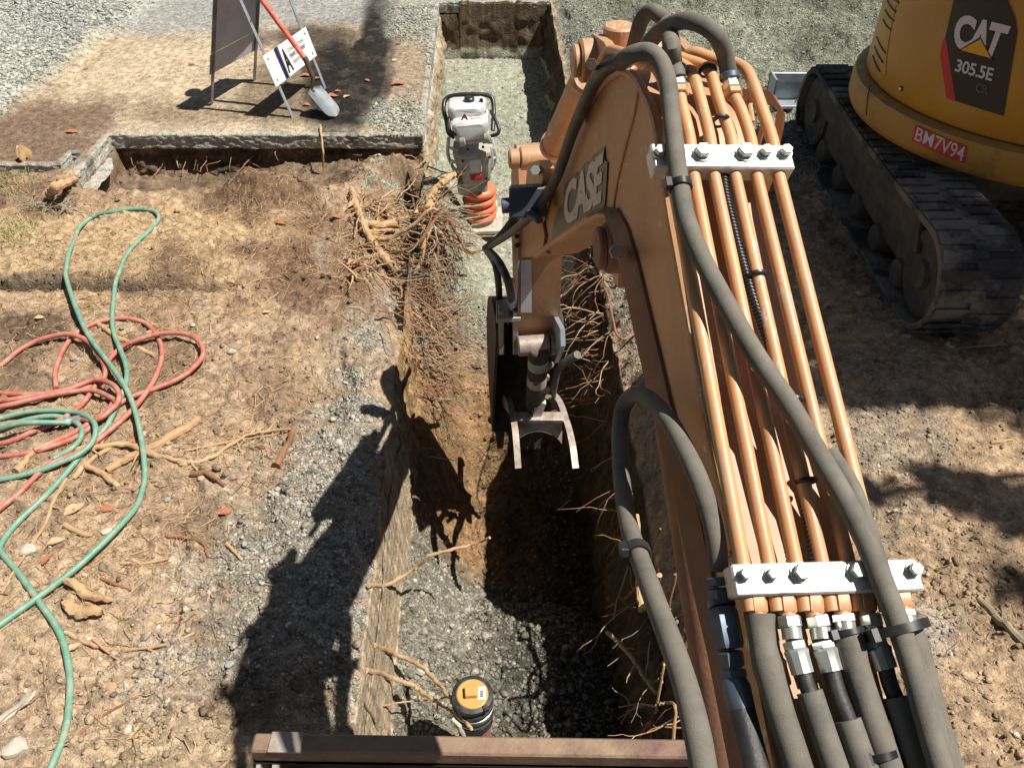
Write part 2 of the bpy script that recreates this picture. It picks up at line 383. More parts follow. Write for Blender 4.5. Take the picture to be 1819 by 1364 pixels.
def paint(col, mask, c): return col * (1 - mask[..., None]) + c3(c) * mask[..., None]
def gcol(u, Y, z):
    X = u - .027 * Y; px, py = pxof(X, Y)
    n1 = fbm(X / .5, Y / .5, 201, 4); n2 = fbm(X / .12, Y / .12, 203, 4); n3 = fbm(X / .03, Y / .03, 205, 2)
    col = np.ones(X.shape + (3,)) * c3((.375, .268, .178)); grav = np.zeros(X.shape)
    col = paint(col, sst(-.06, .16, n1 + .35 * n2), (.245, .165, .105))
    col = paint(col, sst(.06, .28, n2 + .3 * n1) * .7, (.44, .345, .235))
    # dry straw-coloured yard, upper left
    m = blob(px, py, 180, 440, 380, 110, .6, 1, .7) * .85; col = paint(col, m, (.42, .298, .172))
    m = blob(px, py, 330, 420, 160, 45, .5, 3, .8) * .8; col = paint(col, m, (.47, .338, .198))
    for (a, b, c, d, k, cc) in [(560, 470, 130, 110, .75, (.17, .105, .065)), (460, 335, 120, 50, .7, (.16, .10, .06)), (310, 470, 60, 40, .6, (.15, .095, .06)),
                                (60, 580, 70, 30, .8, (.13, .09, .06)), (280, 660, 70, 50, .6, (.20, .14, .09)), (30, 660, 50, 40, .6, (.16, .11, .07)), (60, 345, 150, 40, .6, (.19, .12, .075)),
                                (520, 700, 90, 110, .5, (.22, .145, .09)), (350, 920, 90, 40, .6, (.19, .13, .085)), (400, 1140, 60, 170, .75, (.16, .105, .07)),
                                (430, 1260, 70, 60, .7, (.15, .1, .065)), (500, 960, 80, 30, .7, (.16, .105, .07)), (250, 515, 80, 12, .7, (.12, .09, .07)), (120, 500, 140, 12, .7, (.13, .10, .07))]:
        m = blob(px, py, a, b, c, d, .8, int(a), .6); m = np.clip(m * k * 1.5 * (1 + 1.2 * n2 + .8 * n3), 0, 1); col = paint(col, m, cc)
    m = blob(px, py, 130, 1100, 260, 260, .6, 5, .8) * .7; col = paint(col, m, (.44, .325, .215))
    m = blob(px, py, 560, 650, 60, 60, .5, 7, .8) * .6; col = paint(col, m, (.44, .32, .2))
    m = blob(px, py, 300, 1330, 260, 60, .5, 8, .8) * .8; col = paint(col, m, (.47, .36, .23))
    # pale chalky patches
    for (a, b, c, d) in [(575, 455, 22, 30), (290, 1180, 70, 80), (330, 1030, 40, 40), (690, 500, 30, 20)]:
        m = blob(px, py, a, b, c, d, .9, int(b), .8) * .6; col = paint(col, m, (.50, .45, .36)); grav = np.maximum(grav, m * .6)
    # blue-grey gravel on the left bank
    for (a, b, c, d, k) in [(640, 600, 45, 50, .8), (630, 720, 70, 80, .9), (560, 850, 110, 80, .85), (500, 900, 110, 40, .5), (470, 1010, 110, 110, .85), (440, 1150, 90, 90, .6), (600, 1050, 110, 260, .9), (720, 500, 40, 40, .8)]:
        m = blob(px, py, a, b, c, d, .9, int(a + b), .8) * k; col = paint(col, m, (.29, .275, .225)); grav = np.maximum(grav, m)
    # right bank
    m = sst(UR, UR + .1, u); rb = c3((.36, .255, .16)) 
    col = col * (1 - m[..., None]) + (rb * (1 + 1.1 * n1 + .6 * n2)[..., None]) * m[..., None]
    m2 = m * blob(px, py, 1560, 760, 130, 160, .8, 15, .8) * .8; col = paint(col, m2, (.30, .25, .185)); grav = np.maximum(grav, m2 * .4)
    m2 = m * blob(px, py, 1640, 1120, 60, 60, .8, 16, .8) * .7; col = paint(col, m2, (.36, .33, .28)); grav = np.maximum(grav, m2 * .3)
    # far gravel, right of the pit
    m2 = m * sst(4.9, 5.7, Y + .5 * n1); gg = c3((.225, .232, .178)); dk = sst(-.05, .15, fbm(X / .9, Y / .9, 231, 3))
    col = col * (1 - m2[..., None]) + (gg * (1 + .8 * n1 - .3 * dk)[..., None]) * m2[..., None]; grav = np.maximum(grav, m2)
    m2 = m * sst(3.3, 4.4, Y + .6 * n1) * (1 - sst(UR + .35, UR + .7, u)); col = paint(col, m2 * .85, (.23, .235, .19)); grav = np.maximum(grav, m2 * .9)
    m2 = m * (Y < 3.9) * (1 - sst(UR + .12, UR + .3, u)) * .7; col = paint(col, m2, (.22, .2, .16)); grav = np.maximum(grav, m2 * .6)
    # hole soil
    m = sst(.04, .16, -z) * (u < UL) * sst(5.0, 5.2, Y); st = fbm(X / .4, z / .05, 207, 4)
    col = col * (1 - m[..., None]) + (c3((.155, .11, .072)) * (1 + 1.5 * st + 1.2 * n2)[..., None]) * m[..., None]
    # trench inside
    ins = (u > UL - .002) & (u < UR + .002) & (Y < YE + .05); insf = ins.astype(float)
    dz = np.clip((z - floorz(Y)) / .5, 0, 1)
    fl = np.ones(X.shape + (3,)) * c3((.20, .19, .145)); fl *= (1 + .7 * n2 + .5 * n1)[..., None]
    flg = np.ones(X.shape) * .55
    far = sst(4.25, 4.75, Y + .25 * n1); fl = fl * (1 - far[..., None]) + (c3((.325, .325, .25)) * (1 + .28 * n1 + .28 * n2)[..., None]) * far[..., None]; flg = flg * (1 - far) + .35 * far
    clay = sst(2.8, 3.1, Y + .2 * n1) * (1 - sst(4.1, 4.5, Y + .2 * n1)) * (1 - .6 * sst(.1, .5, u)); fl = fl * (1 - clay[..., None]) + (c3((.27, .165, .085)) * (1 + .8 * n2 + .5 * n1)[..., None]) * clay[..., None]; flg = flg * (1 - clay)
    shade_mask = sst(-.15, .1, u + .15 * n1) * (1 - sst(3.9, 4.4, Y)); fl = fl * (1 - .62 * shade_mask)[..., None]  # trench shade painted into the floor colour, towards the right side
    wall = ((u < UL + .055) | (u > UR - .075) | (Y > YE - .06)).astype(float) * (z > floorz(Y) + .12)
    stri = fbm(Y / 1.2, z / .018, 301, 4)
    wc = c3((.40, .315, .215)) * (1 + .9 * stri)[..., None] 
    cw = sst(2.9, 3.5, Y) * (1 - sst(4.6, 5.4, Y)); wc = wc * (1 - cw[..., None]) + (c3((.34, .21, .11)) * (1 + .9 * n2)[..., None]) * cw[..., None]
    top = sst(-.16, -.1, z) * sst(5.5, 6.0, Y); wc = wc * (1 - top[..., None]) + c3((.37, .35, .29)) * top[..., None]
    rw = (u > UR - .08).astype(float); wc = wc * (1 - rw[..., None]) + (c3((.09, .07, .046)) * (1 + .8 * n2)[..., None]) * rw[..., None]  # right wall coloured near black to stand in for its shade
    fw = (Y > YE - .06).astype(float); wc = wc * (1 - fw[..., None]) + (c3((.11, .08, .052)) * (1 + .9 * n2)[..., None]) * fw[..., None]  # end wall darkened too, shade put into its colour
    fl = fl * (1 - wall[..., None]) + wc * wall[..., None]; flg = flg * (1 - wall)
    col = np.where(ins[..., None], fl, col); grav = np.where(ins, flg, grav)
    er = sst(3.9, 4.3, Y) * (1 - sst(5.4, 5.8, Y)) * sst(UL - .45, UL - .2, u + .4 * n2) * (u < UL + .1)
    col = paint(col, er * .6, (.23, .16, .10)); g4 = er * sst(0, .1, n2); col = paint(col, g4 * .8, (.28, .27, .21)); grav = np.maximum(grav, g4)
    n5 = fbm(X / .013, Y / .013, 215, 2)
    col = col * (1 + .7 * n3 + .5 * n5)[..., None]
    fr = np.maximum(np.maximum(sst(6.5, 8, np.abs(X)), sst(12, 14, Y)), 1 - sst(-2.4, -1.2, Y)); col = paint(col, fr, (.06, .065, .04))  # unseen outer ground darkened to cut the light it bounces onto the machines
    return np.clip(col, .012, .8), np.clip(grav, 0, 1)
def scol(X, Y):
    px, py = pxof(X, Y)
    n1 = fbm(X / .5, Y / .5, 401, 4); n2 = fbm(X / .1, Y / .1, 403, 4); n3 = fbm(X / .03, Y / .03, 405, 2)
    col = np.ones(X.shape + (3,)) * c3((.45, .36, .245)); col *= (1 + .35 * n1 + .35 * n2)[..., None]
    grav = np.zeros(X.shape)
    m = 1 - sst(40, 75, py + 60 * n1 + .02 * px); col = paint(col, m, (.30, .29, .265))
    m = blob(px, py, 70, 240, 190, 75, .5, 11, .5); col = paint(col, m * .9, (.165, .105, .07))
    m = blob(px, py, 310, 200, 120, 22, .8, 12, .8); col = paint(col, m * .7, (.2, .145, .09))
    m = blob(px, py, 520, 175, 110, 55, .6, 13, .5); col = paint(col, m * .85, (.17, .125, .085))
    m = blob(px, py, 560, 95, 110, 60, .6, 19, .5); col = paint(col, m * .8, (.19, .14, .095))
    wet = blob(px, py, 605, 150, 75, 100, .35, 14, .5); wet = np.maximum(wet, blob(px, py, 668, 100, 28, 130, .25, 17, .4)); wet = np.maximum(wet, blob(px, py, 600, 205, 60, 30, .3, 18, .4))
    e6 = 50 * fbm(px / 30., py / 25., 411, 4); xl = np.interp(py, [0, 60, 100, 150, 200, 235], [672, 655, 625, 565, 590, 560]); xr = np.interp(py, [0, 100, 150, 190, 235], [712, 706, 700, 680, 640])
    wet = np.maximum(wet, sst(-5, 5, px - xl + e6 + 26 * n2 + 14 * n3) * sst(-4, 4, xr - px + e6 * .3 + 16 * n2 + 10 * n3) * (py < 245) * (.9 + .1 * sst(-.1, .1, n1)))
    wet = np.maximum(wet, blob(px, py, 545, 65, 90, 16, .9, 20, .6) * .7); col = paint(col, wet * .97, (.0125, .011, .0105)); sp_ = wet * sst(.04, .14, n2); col = paint(col, sp_ * .45, (.075, .058, .046))
    m = blob(px, py, 735, 120, 42, 150, .5, 18, .5) * (px > 660); col = paint(col, m * .8, (.27, .21, .145))
    m = blob(px, py, 720, 215, 60, 40, .7, 22, .6); m = np.maximum(m, blob(px, py, 735, 30, 50, 40, .7, 23, .6)); m = np.maximum(m, blob(px, py, 770, 110, 18, 60, .7, 24, .6))
    col = paint(col, m * .85, (.38, .375, .31)); grav = np.maximum(grav, m)
    m = sst(-30, 0, py - 200) * blob(px, py, 430, 232, 260, 14, .8, 25, .7); col = paint(col, m * .5, (.42, .36, .27))
    p = pilef(px, py); col = col * (1 - p[..., None]) + (c3((.50, .505, .44)) * (1 + .5 * n1 + .4 * n2)[..., None]) * p[..., None]; grav = np.maximum(grav, p)
    m = p * blob(px, py, 60, 40, 200, 60, .5, 26, .6); col = paint(col, m * .45, (.28, .29, .27))
    m = sst(YE + .0, YE + .5, Y + .6 * n1) * sst(-1.2, -.2, X); col = paint(col, m * .85, (.33, .33, .265)); grav = np.maximum(grav, m)
    n5 = fbm(X / .013, Y / .013, 415, 2)
    col = col * (1 + .7 * n3 + .6 * n5)[..., None]
    return np.clip(col, .006, .8), np.clip(grav, 0, 1)
def ground_material(name, sc=1.0):
    m = bpy.data.materials.new(name); m.use_nodes = True; N = m.node_tree.nodes; L = m.node_tree.links; b = N['Principled BSDF']
    b.inputs['Roughness'].default_value = .95; b.inputs['Specular IOR Level'].default_value = .15
    at = N.new('ShaderNodeAttribute'); at.attribute_name = 'Col'; tc = N.new('ShaderNodeTexCoord')
    def noise(s, d=5, r=.65):
        n = N.new('ShaderNodeTexNoise'); n.inputs['Scale'].default_value = s; n.inputs['Detail'].default_value = d; n.inputs['Roughness'].default_value = r
        L.new(tc.outputs['Object'], n.inputs['Vector']); return n.outputs[0]
    def mr(s, a, c, d, e):
        r = N.new('ShaderNodeMapRange'); r.inputs[1].default_value = a; r.inputs[2].default_value = c; r.inputs[3].default_value = d; r.inputs[4].default_value = e; L.new(s, r.inputs[0]); return r.outputs[0]
    def math_(op, a, c):
        x = N.new('ShaderNodeMath'); x.operation = op
        for s, k in ((a, 0), (c, 1)):
            if isinstance(s, (int, float)): x.inputs[k].default_value = s
            else: L.new(s, x.inputs[k])
        return x.outputs[0]
    f = math_('MULTIPLY', mr(noise(22), .3, .7, .62, 1.38), mr(noise(150, 6, .7), .3, .7, .6, 1.4))
    vo = N.new('ShaderNodeTexVoronoi'); vo.inputs['Scale'].default_value = 62 * sc; L.new(tc.outputs['Object'], vo.inputs['Vector'])
    vo2 = N.new('ShaderNodeTexVoronoi'); vo2.inputs['Scale'].default_value = 130 * sc; L.new(tc.outputs['Object'], vo2.inputs['Vector'])
    sep = N.new('ShaderNodeSeparateColor'); L.new(vo.outputs['Color'], sep.inputs[0]); sep2 = N.new('ShaderNodeSeparateColor'); L.new(vo2.outputs['Color'], sep2.inputs[0])
    st = math_('MULTIPLY', mr(sep.outputs[0], 0, 1, .55, 1.5), mr(sep2.outputs[0], 0, 1, .7, 1.3))
    mx = N.new('ShaderNodeMix'); mx.data_type = 'FLOAT'; L.new(at.outputs['Alpha'], mx.inputs[0]); L.new(f, mx.inputs[2]); L.new(st, mx.inputs[3])
    cm = N.new('ShaderNodeVectorMath'); cm.operation = 'SCALE'; L.new(at.outputs['Color'], cm.inputs[0]); L.new(mx.outputs[0], cm.inputs['Scale'])
    L.new(cm.outputs[0], b.inputs['Base Color'])
    hh = math_('ADD', math_('MULTIPLY', noise(45, 6, .7), 1.0), math_('MULTIPLY', noise(220, 4, .6), .35))
    gv = math_('MULTIPLY', math_('SUBTRACT', .5, math_('ADD', math_('MULTIPLY', vo.outputs['Distance'], .7), math_('MULTIPLY', vo2.outputs['Distance'], .35))), math_('ADD', math_('MULTIPLY', at.outputs['Alpha'], 1.3), .45))
    bp = N.new('ShaderNodeBump'); bp.inputs['Strength'].default_value = .85; bp.inputs['Distance'].default_value = .02; L.new(math_('ADD', hh, gv), bp.inputs['Height']); L.new(bp.outputs[0], b.inputs['Normal'])
    return m
GM = ground_material('earth_and_gravel')
def grid_object(name, X, Y, Z, col, grav, keep=None, matl=None):
    nr, nc = X.shape; co = np.empty((nr * nc, 3), dtype=np.float32); co[:, 0] = X.ravel(); co[:, 1] = Y.ravel(); co[:, 2] = Z.ravel()
    idx = np.arange(nr * nc).reshape(nr, nc)
    q = np.stack([idx[:-1, :-1], idx[:-1, 1:], idx[1:, 1:], idx[1:, :-1]], -1).reshape(-1, 4)
    if keep is not None: q = q[keep[:-1, :-1].ravel() & keep[1:, 1:].ravel() & keep[:-1, 1:].ravel() & keep[1:, :-1].ravel()]
    me = bpy.data.meshes.new(name); me.vertices.add(nr * nc); me.vertices.foreach_set('co', co.ravel())
    me.loops.add(q.size); me.loops.foreach_set('vertex_index', q.ravel().astype(np.int32))
    me.polygons.add(len(q)); me.polygons.foreach_set('loop_start', np.arange(0, q.size, 4, dtype=np.int32)); me.polygons.foreach_set('use_smooth', np.ones(len(q), dtype=bool))
    a = me.color_attributes.new('Col', 'FLOAT_COLOR', 'POINT'); cc = np.ones((nr * nc, 4), dtype=np.float32); cc[:, :3] = col.reshape(-1, 3); cc[:, 3] = grav.ravel(); a.data.foreach_set('color', cc.ravel())
    me.update(calc_edges=True); me.validate(); me.materials.append(matl or GM)
    o = bpy.data.objects.new(name, me); COL.objects.link(o); o['_loc'] = (0, 0, 0); return o
# rows follow the picture rows, columns are finer across the trench
rows = [RZ(900, py).y for py in np.arange(1500, -60, -1.7)]
rows = list(np.arange(-2.5, rows[0], .03)) + rows
yy = rows[-1]
while yy < 90: yy *= 1.05; rows.append(yy)
rows += [YS + .013 + k * .0027 for k in range(20)] + [YE - .05 + k * .0028 for k in range(22)]
rows = np.array(sorted(rows))
cols = list(np.arange(-4.9, -1.7, .012)) + list(np.arange(-1.7, UL, .0075)) + list(np.linspace(UL, UL + .05, 30)) + list(np.arange(UL + .056, UR - .072, .0075)) + list(np.linspace(UR - .07, UR, 26)) + list(np.arange(UR + .007, 1.5, .008)) + list(np.arange(1.5, 4.6, .014))
a = 4.9
while a < 90: a *= 1.08; cols = [-a] + cols + [a]
cols = np.array(sorted(cols))
U, Y = np.meshgrid(cols, rows); Z = hground(U, Y)
fz = floorz(Y); inw = ((U > UL) & (U < UL + .051)) | ((U > UR - .071) & (U < UR)); inw = inw & (Y < YE)
lean = np.where(U < 0, 1, -1) * np.clip((Z - fz) / .8, 0, 1)
rgh = .12 * fbm(Y / .3, Z / .22, 501, 4) + .05 * fbm(Y / .06, Z / .05, 503, 3)
sm = 1 - .75 * ((U < 0) & (Y < 2.9)) ; rgh = rgh * sm * np.where(U > 0, 1.3, 1)
XX = U - .027 * Y + rgh * inw * np.clip((.02 - Z) / .12, 0, 1) - .00 * lean
YY = Y + ((Y > YE - .055) & (Y < YE + .01) & (U > UL) & (U < UR)) * (.09 * fbm(U / .2, Z / .12, 505, 4)) * np.clip((-.13 - Z) / .05, 0, 1) + ((Y > YS + .01) & (Y < YS + .08) & (U < UL) & (U > -2.9)) * (.13 * fbm(U / .2, Z / .08, 507, 4) + .05 * fbm(U / .05, Z / .03, 509, 3))
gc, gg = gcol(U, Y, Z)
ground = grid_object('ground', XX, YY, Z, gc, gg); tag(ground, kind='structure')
# ---- paved slab beyond the trench (own sheet, standing 11 cm above the cut soil)
srows = rows[rows > 5.2]
scols = cols
US, YSG = np.meshgrid(scols, srows); XS = US - .027 * YSG
inset = .012
keep = ((US < UL - inset) & (YSG > YS + inset)) | ((YSG > YE + inset) & (US < UR + .3)) | ((XS < -3.13 - inset) & (YSG > 5.42 + inset)) | ((XS < -2.97 - inset) & (YSG > 5.60 + inset)) | ((XS > -3.06 + inset) & (XS < -2.97 - inset) & (YSG > 5.24 + inset))
ZS = hslab(XS, YSG); sc_, sg_ = scol(XS, YSG)
pav = grid_object('pavement', XS, YSG, ZS, sc_, sg_, keep); tag(pav, kind='structure')
def HG(x, y):
    u = x + .027 * y; i = min(max(int(np.searchsorted(rows, y)), 1), len(rows) - 1); j = min(max(int(np.searchsorted(cols, u)), 1), len(cols) - 1)
    a = (y - rows[i - 1]) / (rows[i] - rows[i - 1] + 1e-9); b = (u - cols[j - 1]) / (cols[j] - cols[j - 1] + 1e-9)
    return float((Z[i - 1, j - 1] * (1 - b) + Z[i - 1, j] * b) * (1 - a) + (Z[i, j - 1] * (1 - b) + Z[i, j] * b) * a)
def slab_edge(name, pts, depth, colr):
    """cut concrete edge: lip on top, rough vertical face, underside"""
    P = []
    for i in range(len(pts) - 1):
        a = np.array(pts[i]); b = np.array(pts[i + 1]); L = np.linalg.norm(b - a); n = max(2, int(L / .012))
        t = np.linspace(0, 1, n, endpoint=False)[:, None]; P.append(a + (b - a) * t)
        d = (b - a) / L
    P.append(np.array([pts[-1]])); P = np.concatenate(P); n = len(P)
    T = np.gradient(P, axis=0); T /= np.linalg.norm(T, axis=1)[:, None] + 1e-9; Nn = np.stack([T[:, 1], -T[:, 0]], 1)   # outward = right of travel
    s = np.concatenate([[0], np.cumsum(np.linalg.norm(np.diff(P, axis=0), axis=1))])
    prof = [(-.045, None), (-.012, None), (0, .002)] + [(0, -depth * k / 14) for k in range(1, 15)] + [(-.03, -depth - .004), (-.2, -depth - .004)]
    X = np.zeros((len(prof), n)); Y = X.copy(); Z = X.copy(); c = np.zeros(X.shape + (3,)); g = np.zeros(X.shape)
    for k, (o, z) in enumerate(prof):
        if z is None: zz = hslab(P[:, 0] + Nn[:, 0] * o, P[:, 1] + Nn[:, 1] * o) + .004
        elif k == 2: zz = hslab(P[:, 0], P[:, 1]) - .004
        else: zz = np.full(n, z) + (.02 * fbm(s / .08, s * 0, 600, 3) if k >= 13 else 0)
        oo = np.full(n, float(o))
        if k >= 3: oo = oo + .014 * fbm(s / .15, np.full(n, k * .22), 602, 4) - .012 * fbm(s / .03, np.full(n, k * .5), 604, 2)
        X[k] = P[:, 0] + Nn[:, 0] * oo; Y[k] = P[:, 1] + Nn[:, 1] * oo; Z[k] = zz
        nn = fbm(s / .3, np.full(n, k * .1), 606, 4); n4 = fbm(s / .04, np.full(n, k * .4), 608, 2)
        c[k] = c3(colr) * (1 + .35 * nn + .35 * n4)[:, None]
        drip = sst(.12, .2, fbm(s / .12, np.full(n, k * .02), 610, 3)); c[k] = c[k] * (1 - .5 * drip)[:, None]
        if k < 2:
            a_, b_ = scol(X[k], Y[k]); c[k] = a_ * (.6 if k == 0 else .5) + c[k] * (.4 if k == 0 else .5); g[k] = b_
    return grid_object(name, X, Y, Z, c, g)
def ux(u, y): return u - .027 * y
e1 = slab_edge('pavement_edge', [(-14, 5.42), (-3.13, 5.42), (-3.13, 5.60), (-3.06, 5.60), (-3.06, 5.24), (-2.97, 5.24), (-2.97, YS), (ux(UL, YS), YS), (ux(UL, YE), YE), (ux(UR + .02, YE), YE)][0:10], .105, (.42, .40, .345))
tag(e1, kind='structure')
# ---------------------------------------------------------------- stones: scattered gravel as stuff
rng = np.random.default_rng(7)
def rock_protos(k=6):
    import bmesh
    out = []
    for i in range(k):
        bm = bmesh.new(); bmesh.ops.create_icosphere(bm, subdivisions=1, radius=1)
        for v in bm.verts: v.co *= rng.uniform(.72, 1.15)
        out.append((np.array([v.co[:] for v in bm.verts]), np.array([[v.index for v in f.verts] for f in bm.faces]))); bm.free()
    return out
PROT = rock_protos()
def scatter(name, pts, sizes, cols_, flat=.7, protos=PROT, sink=.25):
    vs = []; fs = []; cs = []; b = 0
    for i, p in enumerate(pts):
        v, f = protos[i % len(protos)]; a = rng.uniform(0, 6.28); ca, sa = math.cos(a), math.sin(a); s = sizes[i]
        q = v * np.array([s, s * rng.uniform(.6, 1), s * rng.uniform(.45, flat)]); q = np.stack([q[:, 0] * ca - q[:, 1] * sa, q[:, 0] * sa + q[:, 1] * ca, q[:, 2]], 1)
        vs.append(q + np.array(p) + np.array([0, 0, s * sink])); fs.append(f + b); b += len(v); cs.append(np.repeat([[*cols_[i], 0]], len(v), 0))
    V = np.concatenate(vs).astype(np.float32); Fa = np.concatenate(fs).astype(np.int32); C = np.concatenate(cs).astype(np.float32)
    me = bpy.data.meshes.new(name); me.vertices.add(len(V)); me.vertices.foreach_set('co', V.ravel()); me.loops.add(Fa.size); me.loops.foreach_set('vertex_index', Fa.ravel())
    me.polygons.add(len(Fa)); me.polygons.foreach_set('loop_start', np.arange(0, Fa.size, 3, dtype=np.int32))
    at = me.color_attributes.new('Col', 'FLOAT_COLOR', 'POINT'); at.data.foreach_set('color', C.ravel()); me.update(calc_edges=True); me.validate(); me.materials.append(GM)
    o = bpy.data.objects.new(name, me); COL.objects.link(o); return o
def sample(n, py0, py1, px0, px1):
    """random ground points, spread evenly over the part of the ground in view"""
    py = rng.uniform(py0, py1, n); px = rng.uniform(px0, px1, n)
    v = (H_ / 2 - py) / F; ry = CP + v * SP; rz = -SP + v * CP; t = -CAMZ / rz
    return (px - W / 2) / F * t, ry * t
def filt(X, Y, kind):
    u = X + .027 * Y
    sl = ((u < UL) & (Y > YS)) | ((Y > YE) & (u < UR + .25)) | ((X < -2.97) & (Y > 5.6)); wall = ((u > UL - .01) & (u < UL + .06)) | ((u > UR - .08) & (u < UR + .01)) | (abs(Y - YE) < .08)
    return (sl if kind == 'slab' else ~sl) & ~wall
X0, Y0 = sample(130000, -20, 1390, -20, 1840); k = filt(X0, Y0, 'g'); X0, Y0 = X0[k], Y0[k]; u0 = X0 + .027 * Y0
z0 = hground(u0, Y0); c0, g0 = gcol(u0, Y0, z0)
pr = rng.uniform(0, 1, len(X0)); k = pr < (.07 + .62 * g0); X0, Y0, z0, c0, g0 = X0[k], Y0[k], z0[k], c0[k], g0[k]
sz = rng.lognormal(-5.35, .42, len(X0)) * (1 + .07 * Y0); sz = np.minimum(sz, .022) * np.where((X0 + .027 * Y0 > UL) & (X0 + .027 * Y0 < UR) & (Y0 < 4.3), 1.5, 1)
br = rng.uniform(.75, 1.45, len(X0)) * np.where(rng.uniform(0, 1, len(X0)) < .08, 1.5, 1); tint = np.stack([c0[:, 0] * .55 + .15 * g0 + .12, c0[:, 1] * .55 + .15 * g0 + .1, c0[:, 2] * .6 + .13 * g0 + .08], 1)
cc0 = np.clip(tint * br[:, None] * (.55 + .45 * np.clip(c0.mean(1) / .25, .4, 1.2))[:, None], .03, .62)
st1 = scatter('gravel', np.stack([X0, Y0, z0], 1), sz, cc0); tag(st1, kind='stuff')
X0, Y0 = sample(70000, -20, 330, -20, 1100); k = filt(X0, Y0, 'slab'); X0, Y0 = X0[k], Y0[k]; z0 = hslab(X0, Y0); c0, g0 = scol(X0, Y0)
k = rng.uniform(0, 1, len(X0)) < (.09 + .9 * g0); X0, Y0, z0, c0, g0 = X0[k], Y0[k], z0[k], c0[k], g0[k]
sz = rng.lognormal(-4.5, .33, len(X0)); sz = np.minimum(sz, .027) * (.42 + .68 * g0)
cc0 = np.clip((c0 * .9 + .03) * rng.uniform(.6, 1.35, len(X0))[:, None], .03, .66)
st2 = scatter('pavement_gravel', np.stack([X0, Y0, z0], 1), sz, cc0); tag(st2, kind='stuff')
# soil clods, in the loose earth
X0, Y0 = sample(48000, 180, 1390, -20, 1840); k = filt(X0, Y0, 'g'); X0, Y0 = X0[k], Y0[k]; u0 = X0 + .027 * Y0; z0 = hground(u0, Y0); c0, g0 = gcol(u0, Y0, z0)
dens = fbm(X0 / .3, Y0 / .3, 701, 3) - .1 + .38 * ((u0 > UL) & (u0 < UR) & (Y0 < 4.6)); k = rng.uniform(0, 1, len(X0)) < np.clip(.22 + 1.3 * dens, .03, .9); X0, Y0, z0, c0 = X0[k], Y0[k], z0[k], c0[k]
sz = rng.lognormal(-4.9, .5, len(X0)); sz = np.minimum(sz, .028)
st3 = scatter('soil_clods', np.stack([X0, Y0, z0], 1), sz, np.clip(c0 * rng.uniform(.7, 1.25, len(X0))[:, None], .02, .6)); tag(st3, kind='stuff')
# ---------------------------------------------------------------- orange excavator (boom in front of the camera)
KL = 1.1 * (.264 + .603 * S_); KC = KL + .082; KW = 2 * (KC - KL)
B = Vector((1, S_, 0)).normalized()
def KB(d): return d * math.sqrt(1 + S_ * S_)          # lateral metres -> K
ex = thing('excavator', (.48, .0, 0), 'orange excavator reaching its boom, lined with pipes and grey hoses, into the trench', 'excavator')
top_edge = [(1393, 1364), (1320, 1000), (1259, 720), (1198, 394), (1183, 300), (1170, 215), (1150, 167), (1133, 138), (1113, 126), (1098, 131), (1080, 143), (1047, 187), (1014, 250), (992, 308), (975, 343), (961, 370), (948, 382), (932, 394), (924, 415), (922, 445), (924, 458)]
low_edge = [(956, 454), (993, 427), (1024, 407), (1060, 385), (1076, 378), (1093, 381), (1106, 413), (1122, 473), (1135, 531), (1153, 611), (1177, 715), (1206, 828), (1229, 917), (1255, 1040), (1285, 1165), (1325, 1364)]
TE = [RK(x, y, KL) for x, y in top_edge]; LE = [RK(x, y, KL) for x, y in low_edge]
dn = (TE[0] - TE[1]).normalized(); TEX = [TE[0] + dn * .55]; dl = (LE[-1] - LE[-2]).normalized(); LEX = [LE[-1] + dl * .5]
def smooth_run(P, a, b, n=4): return P[:a] + catmull(P[a:b], n) + P[b:]
outline = TEX + TE[:4] + catmull(TE[4:15], 3) + TE[15:] + LE[:3] + catmull(LE[3:9], 3) + LE[9:] + LEX
m = M(); extrude(m, outline, B * .137, side_smooth=True)
boom = obj('boom', m, MT['orange'], ex, sharp=30)
# top plate weld lip and lower flange of the boom
m = M()
tube(m, [p - B * .004 for p in TEX + TE[:4] + catmull(TE[4:15], 3) + TE[15:]], .008, 8)
obj('boom_edge_weld', m, MT['orange'], ex)
m = M(); fl = catmull(LE[3:9], 3) + LE[9:] + LEX; cen = [p for p in fl]
ups = [RK(x, y, KL) for x, y in [(1060, 373), (1078, 368), (1100, 370), (1118, 402), (1138, 468), (1152, 528), (1171, 607), (1195, 711), (1224, 824), (1248, 913), (1274, 1035), (1305, 1160), (1345, 1360)]]
pairs = [(LE[3 + i], ups[i]) for i in range(13)]; pairs.append((LEX[0], ups[-1] + dl * .5))
vs = []; fs = []
for i, (a, b2) in enumerate(pairs): vs += [a, a - B * .022, a - B * .024 + (b2 - a) * .15, b2 - B * .006, b2 + B * .002]
for i in range(len(pairs) - 1):
    for j in range(4): fs.append((i * 5 + j, i * 5 + j + 1, i * 5 + j + 6, i * 5 + j + 5))
m.add(vs, fs, 0, False); obj('boom_flange', m, MT['flange'], ex)
# ribbed rim along the lower edge of the front half
m = M(); tube(m, [p - B * .006 for p in LE[:6]], .011, 8); obj('boom_edge_weld', m, MT['orange'], ex)
m = M(); tube(m, [RK(x, y, KL - .004) for x, y in [(954, 372), (966, 392), (971, 420), (968, 440), (975, 448)]], .007, 8); obj('weld_bead', m, MT['flange'], ex)
for sm_ in ([(1136, 150), (1128, 200), (1112, 260), (1096, 330), (1090, 372)], [(1300, 980), (1278, 1000), (1258, 1012)]):
    m = M(); tube(m, catmull([RK(x, y, KL - .001) for x, y in sm_], 8), .0035, 6); obj('weld_bead', m, MT['orange'], ex)
